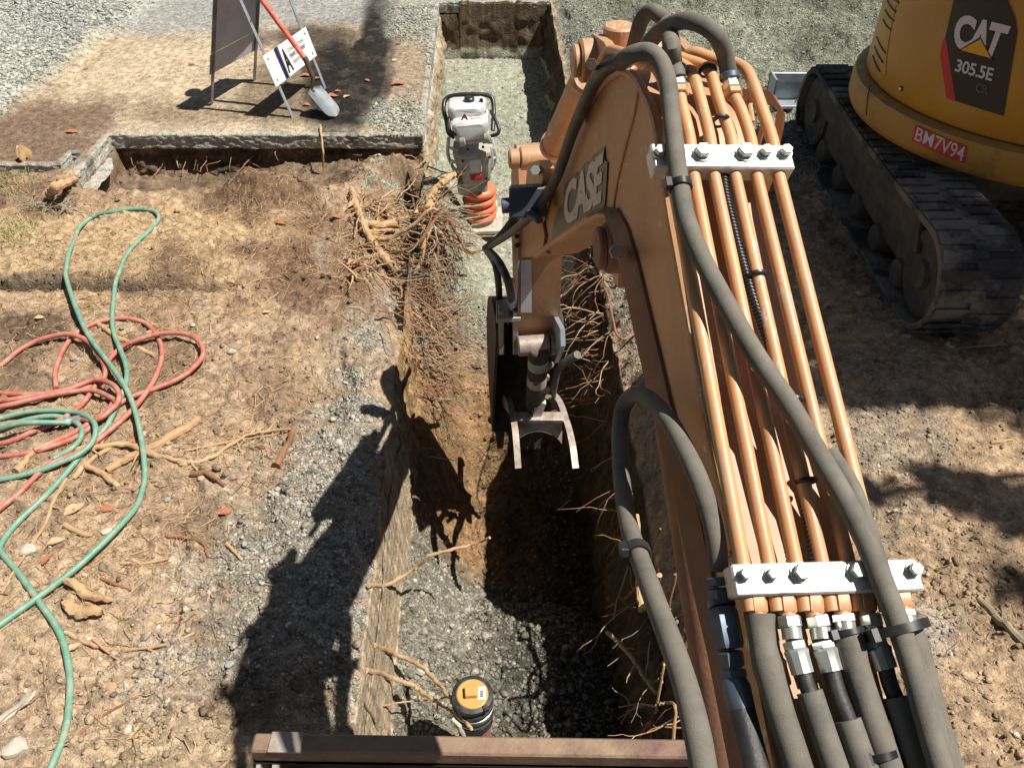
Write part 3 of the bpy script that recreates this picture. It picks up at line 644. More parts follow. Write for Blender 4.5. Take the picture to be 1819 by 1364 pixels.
# lettering on the side plate
def bil(q, u, v):  # q = TL, TR, BR, BL ; v up
    a = (q[3][0] + (q[2][0] - q[3][0]) * u, q[3][1] + (q[2][1] - q[3][1]) * u); b2 = (q[0][0] + (q[1][0] - q[0][0]) * u, q[0][1] + (q[1][1] - q[0][1]) * u)
    return (a[0] + (b2[0] - a[0]) * v, a[1] + (b2[1] - a[1]) * v)
def text2d(s, offset=0.0, spacing=1.0):
    cu = bpy.data.curves.new('lettering', 'FONT'); cu.body = s; cu.offset = offset; cu.space_character = spacing; cu.resolution_u = 4
    o = bpy.data.objects.new('lettering', cu); COL.objects.link(o); bpy.context.view_layer.update()
    me = bpy.data.meshes.new_from_object(o.evaluated_get(bpy.context.evaluated_depsgraph_get()))
    a = [(v.co.x, v.co.y) for v in me.vertices]; f = [tuple(p.vertices) for p in me.polygons]
    bpy.data.objects.remove(o); bpy.data.curves.remove(cu); bpy.data.meshes.remove(me)
    x0 = min(p[0] for p in a); x1 = max(p[0] for p in a); y0 = min(p[1] for p in a); y1 = max(p[1] for p in a)
    return [((p[0] - x0) / (x1 - x0), (p[1] - y0) / (y1 - y0)) for p in a], f
def decal_text(s, quad, fn, offset=.02, spacing=1.0, m=None):
    a, f = text2d(s, offset, spacing); m = m or M(); m.add([fn(*bil(quad, u, v)) for u, v in a], f, 0, False); return m
def decal_poly(pts, fn, m=None):
    m = m or M(); n = len(pts)
    m.add([fn(*p) for p in pts], [tuple(range(n))], 0, False); return m
m = decal_poly([(980, 426), (981, 405), (984, 392), (990, 376), (1000, 361), (1001, 345), (1003, 327), (1010, 320), (1024, 306), (1026, 312), (1032, 300), (1040, 288), (1048, 290), (1052, 278), (1073, 260), (1074, 285), (1079, 288), (1077, 330), (1074, 366), (1040, 388), (1000, 413)], lambda x, y: RK(x, y, KL - .0035))
obj('decal', m, MT['greydecal'], ex, fix=False)
Q = [(1003, 330), (1072, 268), (1067, 361), (1001, 404)]
a, f = text2d('CASE', .045, .92); m = M()
m.add([RK(*bil(Q, u, v), KL - .0055) for u, v in a], f, 0, False); obj('lettering', m, MT['greyletter'], ex, fix=False)
# boom cylinder underneath
m = M(); c0 = RK(1205, 700, KC); c1 = RK(1310, 1364, KC); dd = (c1 - c0).normalized(); cyl(m, c0, c1 + dd * .5, .052, 24, bev=.01); cyl(m, c0 + dd * .02, c0 - dd * .04, .058, 24); obj('boom_cylinder', m, MT['flange'], ex)  # darker copy of the orange paint, holding the shade under the boom
m = M(); cyl(m, c0, RK(1108, 440, KC), .028, 18); obj('cylinder_rod', m, MT['zinc'], ex)
m = M(); pb = RK(1090, 440, KL); cyl(m, pb - B * .02, pb + B * .17, .052, 24, bev=.006); cyl(m, pb - B * .035, pb - B * .018, .043, 24, bev=.004)
obj('pin_boss', m, MT['flange'], ex)
m = M(); hexn(m, RK(1096, 447, KL - .03), RK(1096, 447, KL - .05), .014); obj('bolt', m, MT['steel'], ex)
m = M(); obox(m, RK(1105, 462, KL + .03), B * .012, Vector((0, .04, -.02)), Vector((0, .02, .05)), bev=.004); obj('pin_bracket', m, MT['orange'], ex)
# ---- pipe plane on top of the boom
Axb = (TE[4] - TE[1]); Nb = B.cross(Axb).normalized()
if Nb.z < 0: Nb = -Nb
Pn = TE[1] + Nb * .035; Axb = (Axb - B * Axb.dot(B)).normalized()
def RP(px, py, off=0.0):
    r = ray(px, py); P0 = Pn + Nb * off; return CAM + r * ((P0 - CAM).dot(Nb) / r.dot(Nb))
def clampbar(lx, rx, pyL, pyR, half, th, name='pipe_clamp'):
    a = RP(lx, pyL, .016); b2 = RP(rx, pyR, .016); c = (a + b2) / 2; d = (b2 - a).normalized()
    L = (b2 - a).length / 2; m = M(); obox(m, c - Nb * th * .5, d * L, Axb * half, Nb * th * .5, bev=.0025); o = obj(name, m, MT['alu'], ex); return c, L
Cf, Lf = clampbar(1159, 1408, 275, 278, .021, .034)
Cn, Ln = clampbar(1303, 1636, 1030, 1020, .019, .036)
for px, py, r in [(1171, 273, .0082), (1207, 272, .0078), (1247, 273, .0118), (1323, 273, .0118), (1359, 273, .0086), (1394, 273, .0086)]:
    m = M(); p = RP(px, py, .016); cyl(m, p, p + Nb * .003, r * 1.22, 20); hexn(m, p + Nb * .003, p + Nb * .013, r); obj('bolt', m, MT['zinc'], ex)
for px, py, r in [(1322, 1020, .0072), (1370, 1020, .0072), (1421, 1017, .0102), (1521, 1014, .0102), (1621, 1012, .0078)]:
    m = M(); p = RP(px, py, .016); cyl(m, p, p + Nb * .003, r * 1.22, 20); hexn(m, p + Nb * .003, p + Nb * .013, r); obj('bolt', m, MT['zinc'], ex)
NX = [1329, 1376, 1425, 1472, 1520, 1569]; FX = [1192, 1230, 1266, 1303, 1341, 1380]
TR = .0091
up_paths = [[(1192, 260), (1186, 190), (1180, 150), (1167, 122), (1150, 112), (1120, 100), (1086, 90), (1074, 100), (1062, 125), (1048, 165), (1036, 195), (1030, 214)],
            [(1226, 250), (1212, 190), (1207, 165)],
            [(1262, 250), (1245, 180), (1233, 138), (1222, 122), (1204, 112), (1185, 106)],
            [(1300, 250), (1277, 180), (1262, 130), (1246, 116), (1222, 108), (1200, 100)],
            [(1334, 250), (1318, 200), (1305, 172)],
            [(1372, 250), (1352, 190), (1334, 140), (1322, 122), (1304, 113), (1270, 106), (1235, 94), (1222, 100), (1216, 112)]]
pipes = []
for i in range(6):
    a = RP(NX[i], 1055); b2 = RP(FX[i], 300); path = [a + (a - b2).normalized() * .02, b2]
    if i == 0:
        pts = [RP(x, y) for x, y in up_paths[0][:4]] + [RK(x, y, KL - .012 + .0 * k) for k, (x, y) in enumerate(up_paths[0][4:])]
        pts[3] = (pts[3] + RK(*up_paths[0][3], KL)) / 2
    else: pts = [RP(x, y) for x, y in up_paths[i]]
    if i in (2, 3, 5):
        # the far ends dip away over the knee
        for k in range(3, len(pts)): pts[k] = RP(*up_paths[i][k], -.01 * (k - 2))
    path += catmull([b2] + pts, 4)[1:]
    m = M(); tube(m, path, TR * (1.06 if i in (0, 5) else 1), 16); pipes.append(obj('steel_pipe', m, MT['orange_tube'], ex))
# corrugated conduit between the pipes
def corr(m, pts, r, pitch=.006, n=12, mi=0):
    P = catmull(pts, 8); s = [0]
    for i in range(1, len(P)): s.append(s[-1] + (P[i] - P[i - 1]).length)
    k = max(8, int(s[-1] / (pitch / 4))); out = []; j = 0
    for i in range(k):
        t = s[-1] * i / (k - 1)
        while j < len(s) - 2 and s[j + 1] < t: j += 1
        f = (t - s[j]) / max(1e-6, s[j + 1] - s[j]); out.append(P[j].lerp(P[j + 1], f))
    tube(m, out, None, n, True, mi, rfun=lambda t, i: r * (1 + .13 * (1 if (i // 2) % 2 else -1)))
m = M(); corr(m, [RP(x, y, -.004) for x, y in [(1284, 305), (1290, 350), (1302, 400), (1312, 440), (1335, 520), (1365, 610), (1395, 700), (1418, 800), (1432, 900), (1446, 990), (1455, 1085)]], .0068, .0055); obj('corrugated_conduit', m, MT['black'], ex)
# zip ties round the pipes
for (x, y, ang) in [(1280, 216, 0), (1257, 127, 0), (1344, 490, 0), (1408, 712, 0), (1432, 855, 0)]:
    m = M(); p = RP(x, y); ring = [p + B * math.cos(t) * .0125 + Nb * math.sin(t) * .0125 for t in np.linspace(0, 2 * math.pi, 20)]; tube(m, ring, .0022, 6, flat=1.6); obj('cable_tie', m, MT['black'], ex)
# fittings and hoses below the near clamp
def Kof(p): return p[0] + S_ * p[1]
def fit(px0, py0, px1, py1, r, mt, hexa=True, off=0.0, r2=None):
    m = M(); a = RP(px0, py0, off); b2 = RP(px1, py1, off)
    if hexa: hexn(m, a, b2, r)
    else: cyl(m, a, b2, r, 20, r2=r2, bev=.0015)
    return m
specs = [dict(x=[(1343, 1058), (1346, 1088)], sl=[(1349, 1092), (1352, 1120), (1358, 1160), (1368, 1200), (1385, 1260), (1408, 1330), (1440, 1430)], r=[.0185, .0165, .0158, .0175, .0165, .016, .016, .016], bare=None),
         dict(x=[(1395, 1058), (1398, 1088)], z=[(1401, 1093), (1405, 1115), (1408, 1135)], f=[(1409, 1138), (1426, 1196)], sl=[(1438, 1228), (1462, 1300), (1490, 1380), (1520, 1460)], bare=[(1425, 1190), (1432, 1212), (1440, 1235)], r=.0150, rb=.0095),
         dict(x=[(1444, 1056), (1446, 1088)], z=[(1451, 1092), (1457, 1115), (1460, 1135)], f=[(1461, 1138), (1477, 1192)], sl=[(1506, 1278), (1528, 1340), (1560, 1430)], bare=[(1476, 1188), (1488, 1230), (1508, 1282)], r=.0150, rb=.0100),
         dict(x=[(1492, 1054), (1496, 1086)], z=[(1498, 1090), (1501, 1105), (1503, 1120)], sl=[(1505, 1122), (1512, 1150), (1522, 1190), (1545, 1260), (1572, 1340), (1600, 1430)], r=[.0165, .0175, .016, .0155, .0155, .0155, .0155], bare=None),
         dict(x=[(1537, 1052), (1540, 1084)], z=[(1545, 1090), (1550, 1112), (1553, 1132)], f=[(1555, 1136), (1574, 1188)], sl=[(1590, 1238), (1610, 1300), (1640, 1400)], bare=[(1573, 1184), (1580, 1212), (1592, 1242)], r=.0145, rb=.0095),
         dict(x=[(1600, 1050), (1604, 1078)], z=[(1606, 1082), (1608, 1095), (1611, 1112)], sl=[(1614, 1116), (1626, 1150), (1640, 1200), (1662, 1280), (1690, 1370), (1715, 1450)], r=[.0155, .0165, .0155, .015, .015, .015], bare=None)]
for s in specs:
    (a, b2) = s['x']; m = fit(*a, *b2, .0128, None); cyl(m, RP(a[0] - 1, a[1] - 14), RP(*b2) + (RP(*b2) - RP(*a)) * .25, .0098, 18); obj('pipe_nut', m, MT['orange_tube'], ex)
    if 'z' in s:
        m = fit(*s['z'][0], *s['z'][1], .0142, None); cyl(m, RP(*s['z'][1]), RP(*s['z'][2]), .0118, 18); obj('hose_fitting', m, MT['zinc'], ex)
    if 'f' in s:
        m = fit(*s['f'][0], *((np.array(s['f'][0]) * .75 + np.array(s['f'][1]) * .25).tolist()), .0140, None)
        P0 = RP(*((np.array(s['f'][0]) * .8 + np.array(s['f'][1]) * .2).tolist())); P1 = RP(*s['f'][1]); tube(m, [P0, P0.lerp(P1, .15), P0.lerp(P1, .4), P1], None, 10, True, rfun=lambda t, i: [.012, .0148, .0135, .0132][i]); obj('hose_ferrule', m, MT['zinc'], ex)
    if s['bare']:
        m = M(); tube(m, catmull([RP(x, y) for x, y in s['bare']], 5), s['rb'], 16); obj('hose', m, MT['rubberdark'], ex)
    m = M(); tube(m, catmull([RP(x, y) for x, y in s['sl']], 8), s['r'], 20); obj('hose_sleeve', m, MT['rubber'], ex)
# ties on the hoses
def strap(p, d, r, w, name='cable_tie', head=True, mt='black'):
    d = Vector(d).normalized(); up = Vector((0, 0, 1)); u = d.cross(up).normalized(); v = u.cross(d); m = M(); n = 24; vs = []
    for j in range(n):
        a = 2 * math.pi * j / n
        for (rr, ww) in ((r, -w), (r + .0022, -w), (r + .0022, w), (r, w)): vs.append(p + (u * math.cos(a) + v * math.sin(a)) * rr + d * ww)
    fs = []
    for j in range(n):
        k = (j + 1) % n
        for q in range(4): fs.append((j * 4 + q, j * 4 + (q + 1) % 4, k * 4 + (q + 1) % 4, k * 4 + q))
    m.add(vs, fs, 0, False)
    if head: obox(m, p + u * (-r * .2) * 0 + (u * .95 + v * .35) * (r + .004), u * .005, v * .006, d * (w + .003), bev=.001)
    obj(name, m, MT[mt], ex)
dh = RP(1590, 1330) - RP(1560, 1240)
strap(RP(1504, 1123), dh, .0185, .0035); strap(RP(1563, 1342), dh, .0175, .004)
# big hose crossing over the pipes
big = [RK(1112, 104, KL + .03), RK(1128, 80, KL + .03), RK(1140, 52, KL + .04), RK(1152, 34, KL + .05), RK(1163, 24, KL + .055), RK(1178, 32, KL + .06)]
h1 = [(1120, 98), (1150, 92), (1172, 108), (1186, 145), (1192, 200), (1200, 270), (1208, 330), (1218, 385), (1245, 455), (1290, 540), (1345, 635), (1400, 715), (1450, 800), (1500, 885), (1540, 965), (1570, 1040), (1596, 1110), (1625, 1200), (1650, 1290), (1672, 1364), (1700, 1450)]
m = M(); P1 = [RP(1100, 112, -.02)] + [RP(x, y, [.012, .03, .034][min(k, 2)]) for k, (x, y) in enumerate(h1)]; tube(m, catmull(P1, 6), .0134, 22); obj('hose', m, MT['rubber'], ex)
strap(P1[7], P1[8] - P1[6], .0148, .005); strap(RP(1592, 1118, .012), P1[17] - P1[15], .036, .0055)
# second layer: grey hose visible beside the big one
m = M(); tube(m, catmull([RP(x, y, .012) for x, y in [(1470, 800), (1510, 860), (1535, 925), (1560, 1000), (1585, 1080), (1625, 1180), (1655, 1270), (1690, 1370)]], 5), .0115, 18); obj('hose', m, MT['rubber'], ex)
# hoses looping above the knee
def KBAL(x, y, k): return RK(x, y, KL + k)
l1 = [RP(1207, 167), RP(1203, 140, .004), RP(1196, 112, .01), RP(1192, 75, .03), KBAL(1184, 45, .07), KBAL(1170, 26, .06), KBAL(1152, 22, .05), KBAL(1138, 40, .04), KBAL(1130, 68, .035), KBAL(1120, 100, .03), KBAL(1100, 125, .03)]
m = M(); tube(m, catmull(l1[1:], 6), .0138, 22); obj('hose', m, MT['rubber'], ex)
kf = Kof(RP(1303, 168))
l2 = [RP(1303, 168), RP(1294, 128), RK(1287, 95, kf - .01), RK(1273, 65, kf - .03), RK(1248, 45, kf - .05), RK(1218, 37, kf - .07), RK(1190, 45, kf - .08), RK(1168, 60, kf - .09), RK(1152, 80, kf - .1), RK(1140, 105, kf - .11)]
m = M(); tube(m, catmull(l2[1:], 6), .0132, 22); obj('hose', m, MT['rubber'], ex)
for a in (((1207, 170), (1204, 145), (1201, 118)), ((1303, 172), (1298, 150), (1295, 130))):
    m = M(); hexn(m, RP(*a[0]), RP(*(np.array(a[0]) * .55 + np.array(a[1]) * .45)), .0150); obj('pipe_nut', m, MT['orange_tube'], ex)
    m = M(); hexn(m, RP(*(np.array(a[0]) * .5 + np.array(a[1]) * .5)), RP(*a[1]), .0140); hexn(m, RP(*a[1]), RP(*(np.array(a[1]) * .6 + np.array(a[2]) * .4)), .0125); obj('hose_fitting', m, MT['zinc'], ex)
    m = M(); cyl(m, RP(*(np.array(a[1]) * .65 + np.array(a[2]) * .35)), RP(*a[2], .004), .0155, 18, bev=.002); obj('hose_collar', m, MT['zincdark'], ex)
# knee lugs
m = M(); q = RK(1045, 108, KL + .0); cyl(m, q - B * .02, q + B * .20, .045, 28, bev=.005); cyl(m, q - B * .035, q - B * .018, .034, 24, bev=.004); obj('pin_boss', m, MT['orange'], ex)
m = M(); pl = [RK(x, y, KL + .012) for x, y in [(1052, 60), (1072, 74), (1100, 120), (1080, 150), (1060, 165), (1036, 138), (1034, 110)]]; extrude(m, pl, B * .018); pl2 = [p + B * .15 for p in pl]; extrude(m, pl2, B * .018)
obj('cylinder_lug', m, MT['orange'], ex)
m = M(); q = RK(1097, 92, KC - .02); cyl(m, q - Nb * .0 + Vector((0, 0, -.03)), q + Vector((0, 0, .055)), .034, 24, bev=.004); cyl(m, q + Vector((0, 0, -.06)), q + Vector((0, 0, -.01)), .055, 24, bev=.01); obj('swivel_boss', m, MT['orange'], ex)
m = M(); hexn(m, RK(1050, 115, KL - .04), RK(1050, 115, KL - .06), .012); obj('bolt', m, MT['steeldark'], ex)
# arm cylinder
m = M(); a = RK(1050, 125, KC - .02); b2 = RK(978, 272, KC - .02); d = (b2 - a).normalized(); cyl(m, a + d * .05, b2 - d * .10, .042, 26, bev=.008); cyl(m, b2 - d * .12, b2 - d * .08, .048, 26, bev=.004); obj('arm_cylinder', m, MT['orange'], ex)
m = M(); cyl(m, b2 - d * .09, b2, .022, 20); obj('cylinder_rod', m, MT['zinc'], ex)
m = M(); q = RK(965, 280, KC - .02); cyl(m, q - B * .085, q + B * .085, .042, 26, bev=.005); cyl(m, q - B * .125, q - B * .085, .036, 24, bev=.006); obj('pin_boss', m, MT['orange'], ex)
m = M(); hexn(m, RK(951, 303, KC - .13), RK(951, 303, KC - .16), .014); obj('bolt', m, MT['zinc'], ex)
m = M(); hexn(m, RK(969, 322, KC - .06), RK(971, 308, KC - .06), .018); obj('bolt', m, MT['zinc'], ex)
# arm
prof = [(962, 300), (950, 285), (935, 300), (930, 345), (928, 400), (926, 455), (922, 520), (918, 560), (924, 596), (950, 612)]
m = M(); AW = .185
zz = [RK(960, 285, KC).z, RK(960, 345, KC).z, RK(960, 460, KC).z, RK(958, 560, KC).z, RK(955, 605, KC).z]; ys = [RK(960, 285, KC).y, RK(960, 345, KC).y, RK(960, 460, KC).y, RK(958, 560, KC).y, RK(955, 605, KC).y]
def KP(y, z, K): return Vector((K - S_ * y, y, z))
yz = [(ys[0] - .05, zz[0] + .03), (ys[1] - .10, zz[1]), (ys[2], zz[2]), (ys[3], zz[3]), (ys[4] + .02, zz[4]), (ys[4] + .10, zz[4] - .04), (ys[4] + .16, zz[4] + .02), (ys[3] + .19, zz[3]), (ys[2] + .24, zz[2]), (ys[2] + .26, zz[2] + .25), (ys[0] + .06, zz[0] + .04), (ys[0], zz[0] + .06)]
extrude(m, [KP(y, z, KC - KB(AW / 2)) for y, z in yz], B * AW); obj('arm', m, MT['orange'], ex, sharp=25)
m = M(); k0 = KC - KB(AW / 2)
extrude(m, [KP(ys[2] - .004, zz[2], k0 + .012), KP(ys[2] - .004, zz[2], k0 + .055), KP(ys[3] - .004, zz[3] + .02, k0 + .06), KP(ys[3] - .004, zz[3] + .02, k0 + .012)], Vector((0, -.004, 0))); obj('arm_strip', m, MT['signback'], ex)
# link plate above the arm and valve
m = M(); extrude(m, [RK(x, y, KC - .12) for x, y in [(938, 290), (958, 285), (966, 300), (960, 350), (950, 395), (930, 395), (932, 340)]], B * .03); obj('arm_side_plate', m, MT['orange'], ex)
m = M(); c = RK(938, 357, KC - .16); obox(m, c, B * .055, Vector((0, .03, -.01)), Vector((0, .012, .042)), bev=.006); cyl(m, c - B * .05 + Vector((0, -.02, 0)), c - B * .075 + Vector((0, -.02, 0)), .022, 16); cyl(m, c + Vector((-.0, -.03, -.02)), c + Vector((.03, -.09, -.01)), .012, 12); obj('valve_block', m, MT['bluevalve'], ex)
m = M(); cyl(m, RK(917, 380, KC - .19), RK(925, 365, KC - .17), .014, 14); obj('hose_fitting', m, MT['orange'], ex)
for y0 in (408, 420, 436):
    m = M(); hexn(m, RK(922, y0, KL - .0), RK(918, y0, KL - .02), .011); obj('bolt', m, MT['steeldark'], ex)
# black hoses beside the boom
def hk(lst, r, name='hose', mt='rubberdark', corrg=False):
    m = M(); P = [RK(x, y, KL + k) for x, y, k in lst]
    if corrg: corr(m, P, r, .011)
    else: tube(m, catmull(P, 6), r, 14)
    return obj(name, m, MT[mt], ex)
hk([(1112, 110, -.01), (1085, 115, -.02), (1060, 140, -.02), (1040, 180, -.025), (1015, 240, -.025), (1000, 285, -.025), (984, 325, -.03), (955, 370, -.05), (915, 408, -.08), (880, 432, -.10), (862, 443, -.11)], .0135)
hk([(918, 382, -.04), (905, 402, -.06), (885, 425, -.09), (865, 440, -.11)], .016, 'corrugated_hose', 'black', True)
hk([(862, 441, -.11), (878, 455, -.10), (893, 478, -.08), (905, 510, -.06), (910, 550, -.02), (912, 590, .02)], .017)
hk([(864, 444, -.11), (880, 470, -.10), (886, 510, -.08), (887, 550, -.05), (886, 600, -.03)], .0155)
hk([(905, 500, -.056), (910, 530, -.035), (912, 565, -.01)], .020, 'hose_spring', 'zinc', True)
hk([(922, 462, -.02), (915, 500, -.03), (908, 540, -.03), (902, 575, -.03)], .004, 'grease_line', 'alu')
# bottom of the arm: bosses, thumb cylinder
m = M(); q = RK(955, 598, KC); cyl(m, q - B * .09 + Vector((0, -.06, 0)), q + B * .05 + Vector((0, -.06, 0)), .046, 26, bev=.005); cyl(m, q + B * .055 + Vector((0, -.06, 0)), q + B * .075 + Vector((0, -.06, 0)), .05, 26); obj('pin_boss', m, MT['steel'], ex)
m = M(); extrude(m, [RK(x, y, KC + .07) + Vector((0, -.02, 0)) for x, y in [(972, 540), (985, 560), (995, 580), (996, 610), (984, 640), (974, 625), (978, 585)]], B * .02); obj('link_plate', m, MT['galv'], ex)
m = M(); a = RK(957, 604, KC - .0) + Vector((0, -.06, 0)); b2 = RK(950, 712, KC - .0) + Vector((0, -.03, 0)); cyl(m, a, b2, .0455, 28, bev=.006); cyl(m, b2, b2 + (b2 - a).normalized() * .03, .038, 24); obj('thumb_cylinder', m, MT['steeldark'], ex)
d = (b2 - a).normalized()
m = M()
for t in (.22, .52):
    m = M(); p = a.lerp(b2, t); tube(m, [p - d * .03, p + d * .03], .0462, 28); obj('cylinder_label', m, MT['stone'], ex)

m = M(); p = a.lerp(b2, .48); side = Vector((0, -1, 0)) * .0475
cyl(m, p + B * -.005 + side, p + B * -.005 + side - Vector((0, .001, 0)), .013, 14); obj('cylinder_mark', m, MT['decalred'], ex)
m = M(); cyl(m, b2, RK(955, 742, KC) + Vector((0, .04, 0)), .024, 18); obj('cylinder_rod', m, MT['zinc'], ex)
hk([(981, 705, .19), (985, 680, .19), (992, 655, .20), (1010, 640, .22), (1026, 630, .25)], .019, 'hose', 'rubber')
m = M(); hexn(m, RK(981, 712, KL + .19), RK(982, 695, KL + .19), .017); hexn(m, RK(972, 705, KL + .15), RK(980, 703, KL + .19), .013); obj('hose_fitting', m, MT['zinc'], ex)
m = M(); cyl(m, RK(968, 655, KC + .02), RK(978, 648, KC + .07), .017, 16); obj('port', m, MT['steel'], ex)
for y0 in (668, 690):
    m = M(); q = RK(970, y0, KC + .04); cyl(m, q, q + Vector((0, -.02, 0)), .016, 12); obj('bolt', m, MT['orange'], ex)
# thumb: two curved tines and an arched cross plate
def crescent(pxs, K, th):
    P = catmull([RK(x, y, K) for x, y in pxs], 4); n = len(P) - 1; m = M(); fr = [(p.y, p.z) for p in P]; bk = []
    for i, (y, z) in enumerate(fr):
        t = i / n; wid = .17 * (1 - t) ** .7 + .035
        if t < .2: wid *= .35 + 3.25 * t
        bk.append((y + wid * .92, z - wid * .2))
    extrude(m, [KP(y, z, K) for y, z in fr] + [KP(y, z, K) for y, z in reversed(bk)], B * th, side_smooth=True); return m
kl, kr = .318, .566
obj('thumb_tine', crescent([(893, 722), (902, 732), (908, 752), (912, 790), (915, 832)], kl, .030), MT['steelpale'], ex); obj('thumb_tine', crescent([(972, 722), (988, 728), (1001, 748), (1011, 788), (1017, 832)], kr, .030), MT['steelpale'], ex)
m = M(); q0 = RK(914, 748, kl + .02) + Vector((0, .02, 0)); q1 = RK(1000, 748, kr) + Vector((0, .02, 0)); n = 16; vs = []
for i in range(n + 1):
    t = i / n; arch = math.sin(math.pi * t) ** .7; topp = q0.lerp(q1, t); topp = topp + Vector((0, 0, 0))
    bot = topp + Vector((0, -.03, -.145 + .085 * arch))
    for (o, w) in ((0, 0), (1, 0), (1, 1), (0, 1)): vs.append((bot if o else topp) + Vector((0, .028 * w, 0)))
fs = []
for i in range(n):
    for q in range(4): fs.append((i * 4 + q, i * 4 + (q + 1) % 4, i * 4 + 4 + (q + 1) % 4, i * 4 + 4 + q))
fs += [(0, 1, 2, 3), (n * 4 + 3, n * 4 + 2, n * 4 + 1, n * 4)]; m.add(vs, fs, 0, False)
mid = q0.lerp(q1, .45); obox(m, q0.lerp(q1, .5) + Vector((0, .0, .005)), (q1 - q0) * .5, Vector((0, .03, 0)), Vector((0, 0, .012)), bev=.003)
extrude(m, [mid + Vector((-.02, -.01, 0)), mid + Vector((.02, -.01, 0)), mid + Vector((.045, -.01, .10)), mid + Vector((.0, -.01, .12))], Vector((0, .03, 0)))
obj('thumb_cross_plate', m, MT['steelpale'], ex, sharp=40)
m = M(); q = RK(880, 745, kl - .01); cyl(m, q - B * .02, RK(985, 742, kr + .02), .03, 18); obj('thumb_pin', m, MT['steeldark'], ex)
# bucket behind
m = M(); kb0, kb1 = .27, .55
by, bz = ys[4], zz[4]
back = [(by + .04, bz + .10), (by + .2, bz + .08), (by + .42, bz - .06), (by + .55, bz - .30), (by + .56, bz - .58), (by + .48, bz - .80), (by + .36, bz - .92)]
bk = [(p.y, p.z) for p in catmull([Vector((0, y, z)) for y, z in back], 4)]
vs = []
for y, z in bk: vs += [KP(y, z, kb0), KP(y, z, kb1), KP(y - .012, z + .01, kb1), KP(y - .012, z + .01, kb0)]
n = len(bk) - 1; fs = []
for i in range(n):
    for q in range(4): fs.append((i * 4 + q, i * 4 + (q + 1) % 4, i * 4 + 4 + (q + 1) % 4, i * 4 + 4 + q))
fs += [(0, 3, 2, 1), (n * 4, n * 4 + 1, n * 4 + 2, n * 4 + 3)]; m.add(vs, fs, 0, False); obj('bucket_shell', m, MT['steeldark'], ex)
side = [(y, z) for y, z in bk] + [(by + .32, bz - .76), (by + .22, bz - .50), (by + .12, bz - .25), (by + .04, bz - .08), (by - .0, bz + .06)]
for kk in (kb0 - .012, kb1):
    m = M(); extrude(m, [KP(y, z, kk) for y, z in side], B * .014); obj('bucket_side_plate', m, MT['steeldark'], ex)
m = M(); obox(m, KP(by + .05, bz + .13, kb0 + .05), B * .055, Vector((0, .10, -.02)), Vector((0, .0, .012)), bev=.003); obox(m, KP(by + .0, bz + .06, kb0 + .012), B * .012, Vector((0, .03, 0)), Vector((0, 0, .12)), bev=.003); obox(m, KP(by + .0, bz + .06, kb0 + .075), B * .012, Vector((0, .03, 0)), Vector((0, 0, .12)), bev=.003)
obj('bucket_ear', m, MT['steel'], ex)
for k in range(4):
    t = (k + .5) / 4; K = kb0 + (kb1 - kb0) * t; m = M(); a = KP(by + .38, bz - .905, K)
    extrude(m, [a - B * .03, a + B * .03, a + B * .017 + Vector((0, -.03, -.14)), a - B * .017 + Vector((0, -.03, -.14))], Vector((0, .022, -.012))); obj('bucket_tooth', m, MT['steeldark'], ex)
# light guard bracket on the right
m = M(); gk = KC + .2; gp = [RK(x, y, gk) for x, y in [(1310, 186), (1325, 177), (1350, 176), (1372, 181), (1387, 196), (1386, 225), (1378, 262), (1372, 300), (1358, 340)]]; P = catmull(gp, 5)
vs = []
for p in P: vs += [p - Vector((0, .02, 0)), p + Vector((0, .035, 0)), p + Vector((0, .035, .006)), p + Vector((0, -.02, .006))]
n = len(P) - 1; m.add(vs, [(i * 4 + q, i * 4 + (q + 1) % 4, i * 4 + 4 + (q + 1) % 4, i * 4 + 4 + q) for i in range(n) for q in range(4)], 0, False)
tube(m, [RK(1330, 180, gk), RK(1336, 215, gk), RK(1330, 240, gk)], .006, 8); tube(m, [RK(1362, 188, gk), RK(1358, 220, gk), RK(1345, 260, gk)], .006, 8); obj('lamp_guard', m, MT['orange'], ex)
# hose loop at the left of the boom
kx = KL - .035
m = M(); tube(m, catmull([RK(x, y, KL + k) for x, y, k in [(1277, 1010, -.03), (1272, 960, -.032), (1262, 915, -.035), (1248, 870, -.04), (1225, 815, -.045), (1196, 760, -.05), (1168, 722, -.055), (1142, 703, -.06), (1120, 705, -.07), (1106, 728, -.08), (1101, 770, -.09), (1103, 830, -.10), (1109, 890, -.11), (1120, 945, -.12), (1134, 985, -.125), (1152, 1035, -.13), (1172, 1090, -.135), (1195, 1150, -.14), (1218, 1220, -.145), (1238, 1300, -.15), (1252, 1380, -.15), (1262, 1450, -.15)]], 6), .013, 22); obj('hose', m, MT['rubber'], ex)
p = RK(1133, 983, KL - .125); strap(p, RK(1152, 1035, KL - .13) - RK(1120, 945, KL - .12), .0155, .009, 'hose_clamp', True, 'rubberdark')
def RF(x, y): return RK(x, y, kx)
m = M(); hexn(m, RF(1276, 1025), RF(1278, 1040), .0165); hexn(m, RF(1278, 1044), RF(1281, 1066), .0165); obj('hose_fitting', m, MT['zincdark'], ex)
m = M(); cyl(m, RF(1280, 1066), RF(1283, 1078), .017, 18); hexn(m, RF(1282, 1078), RF(1296, 1152), .0195); obj('hose_coupler', m, MT['zincdark'], ex)
m = M(); hexn(m, RF(1297, 1156), RF(1301, 1185), .016); hexn(m, RF(1301, 1188), RF(1304, 1205), .0165); tube(m, [RF(1304, 1205), RF(1308, 1220), RF(1318, 1262)], None, 12, True, rfun=lambda t, i: [.0145, .0175, .0165][i]); obj('hose_ferrule', m, MT['zincdark'], ex)
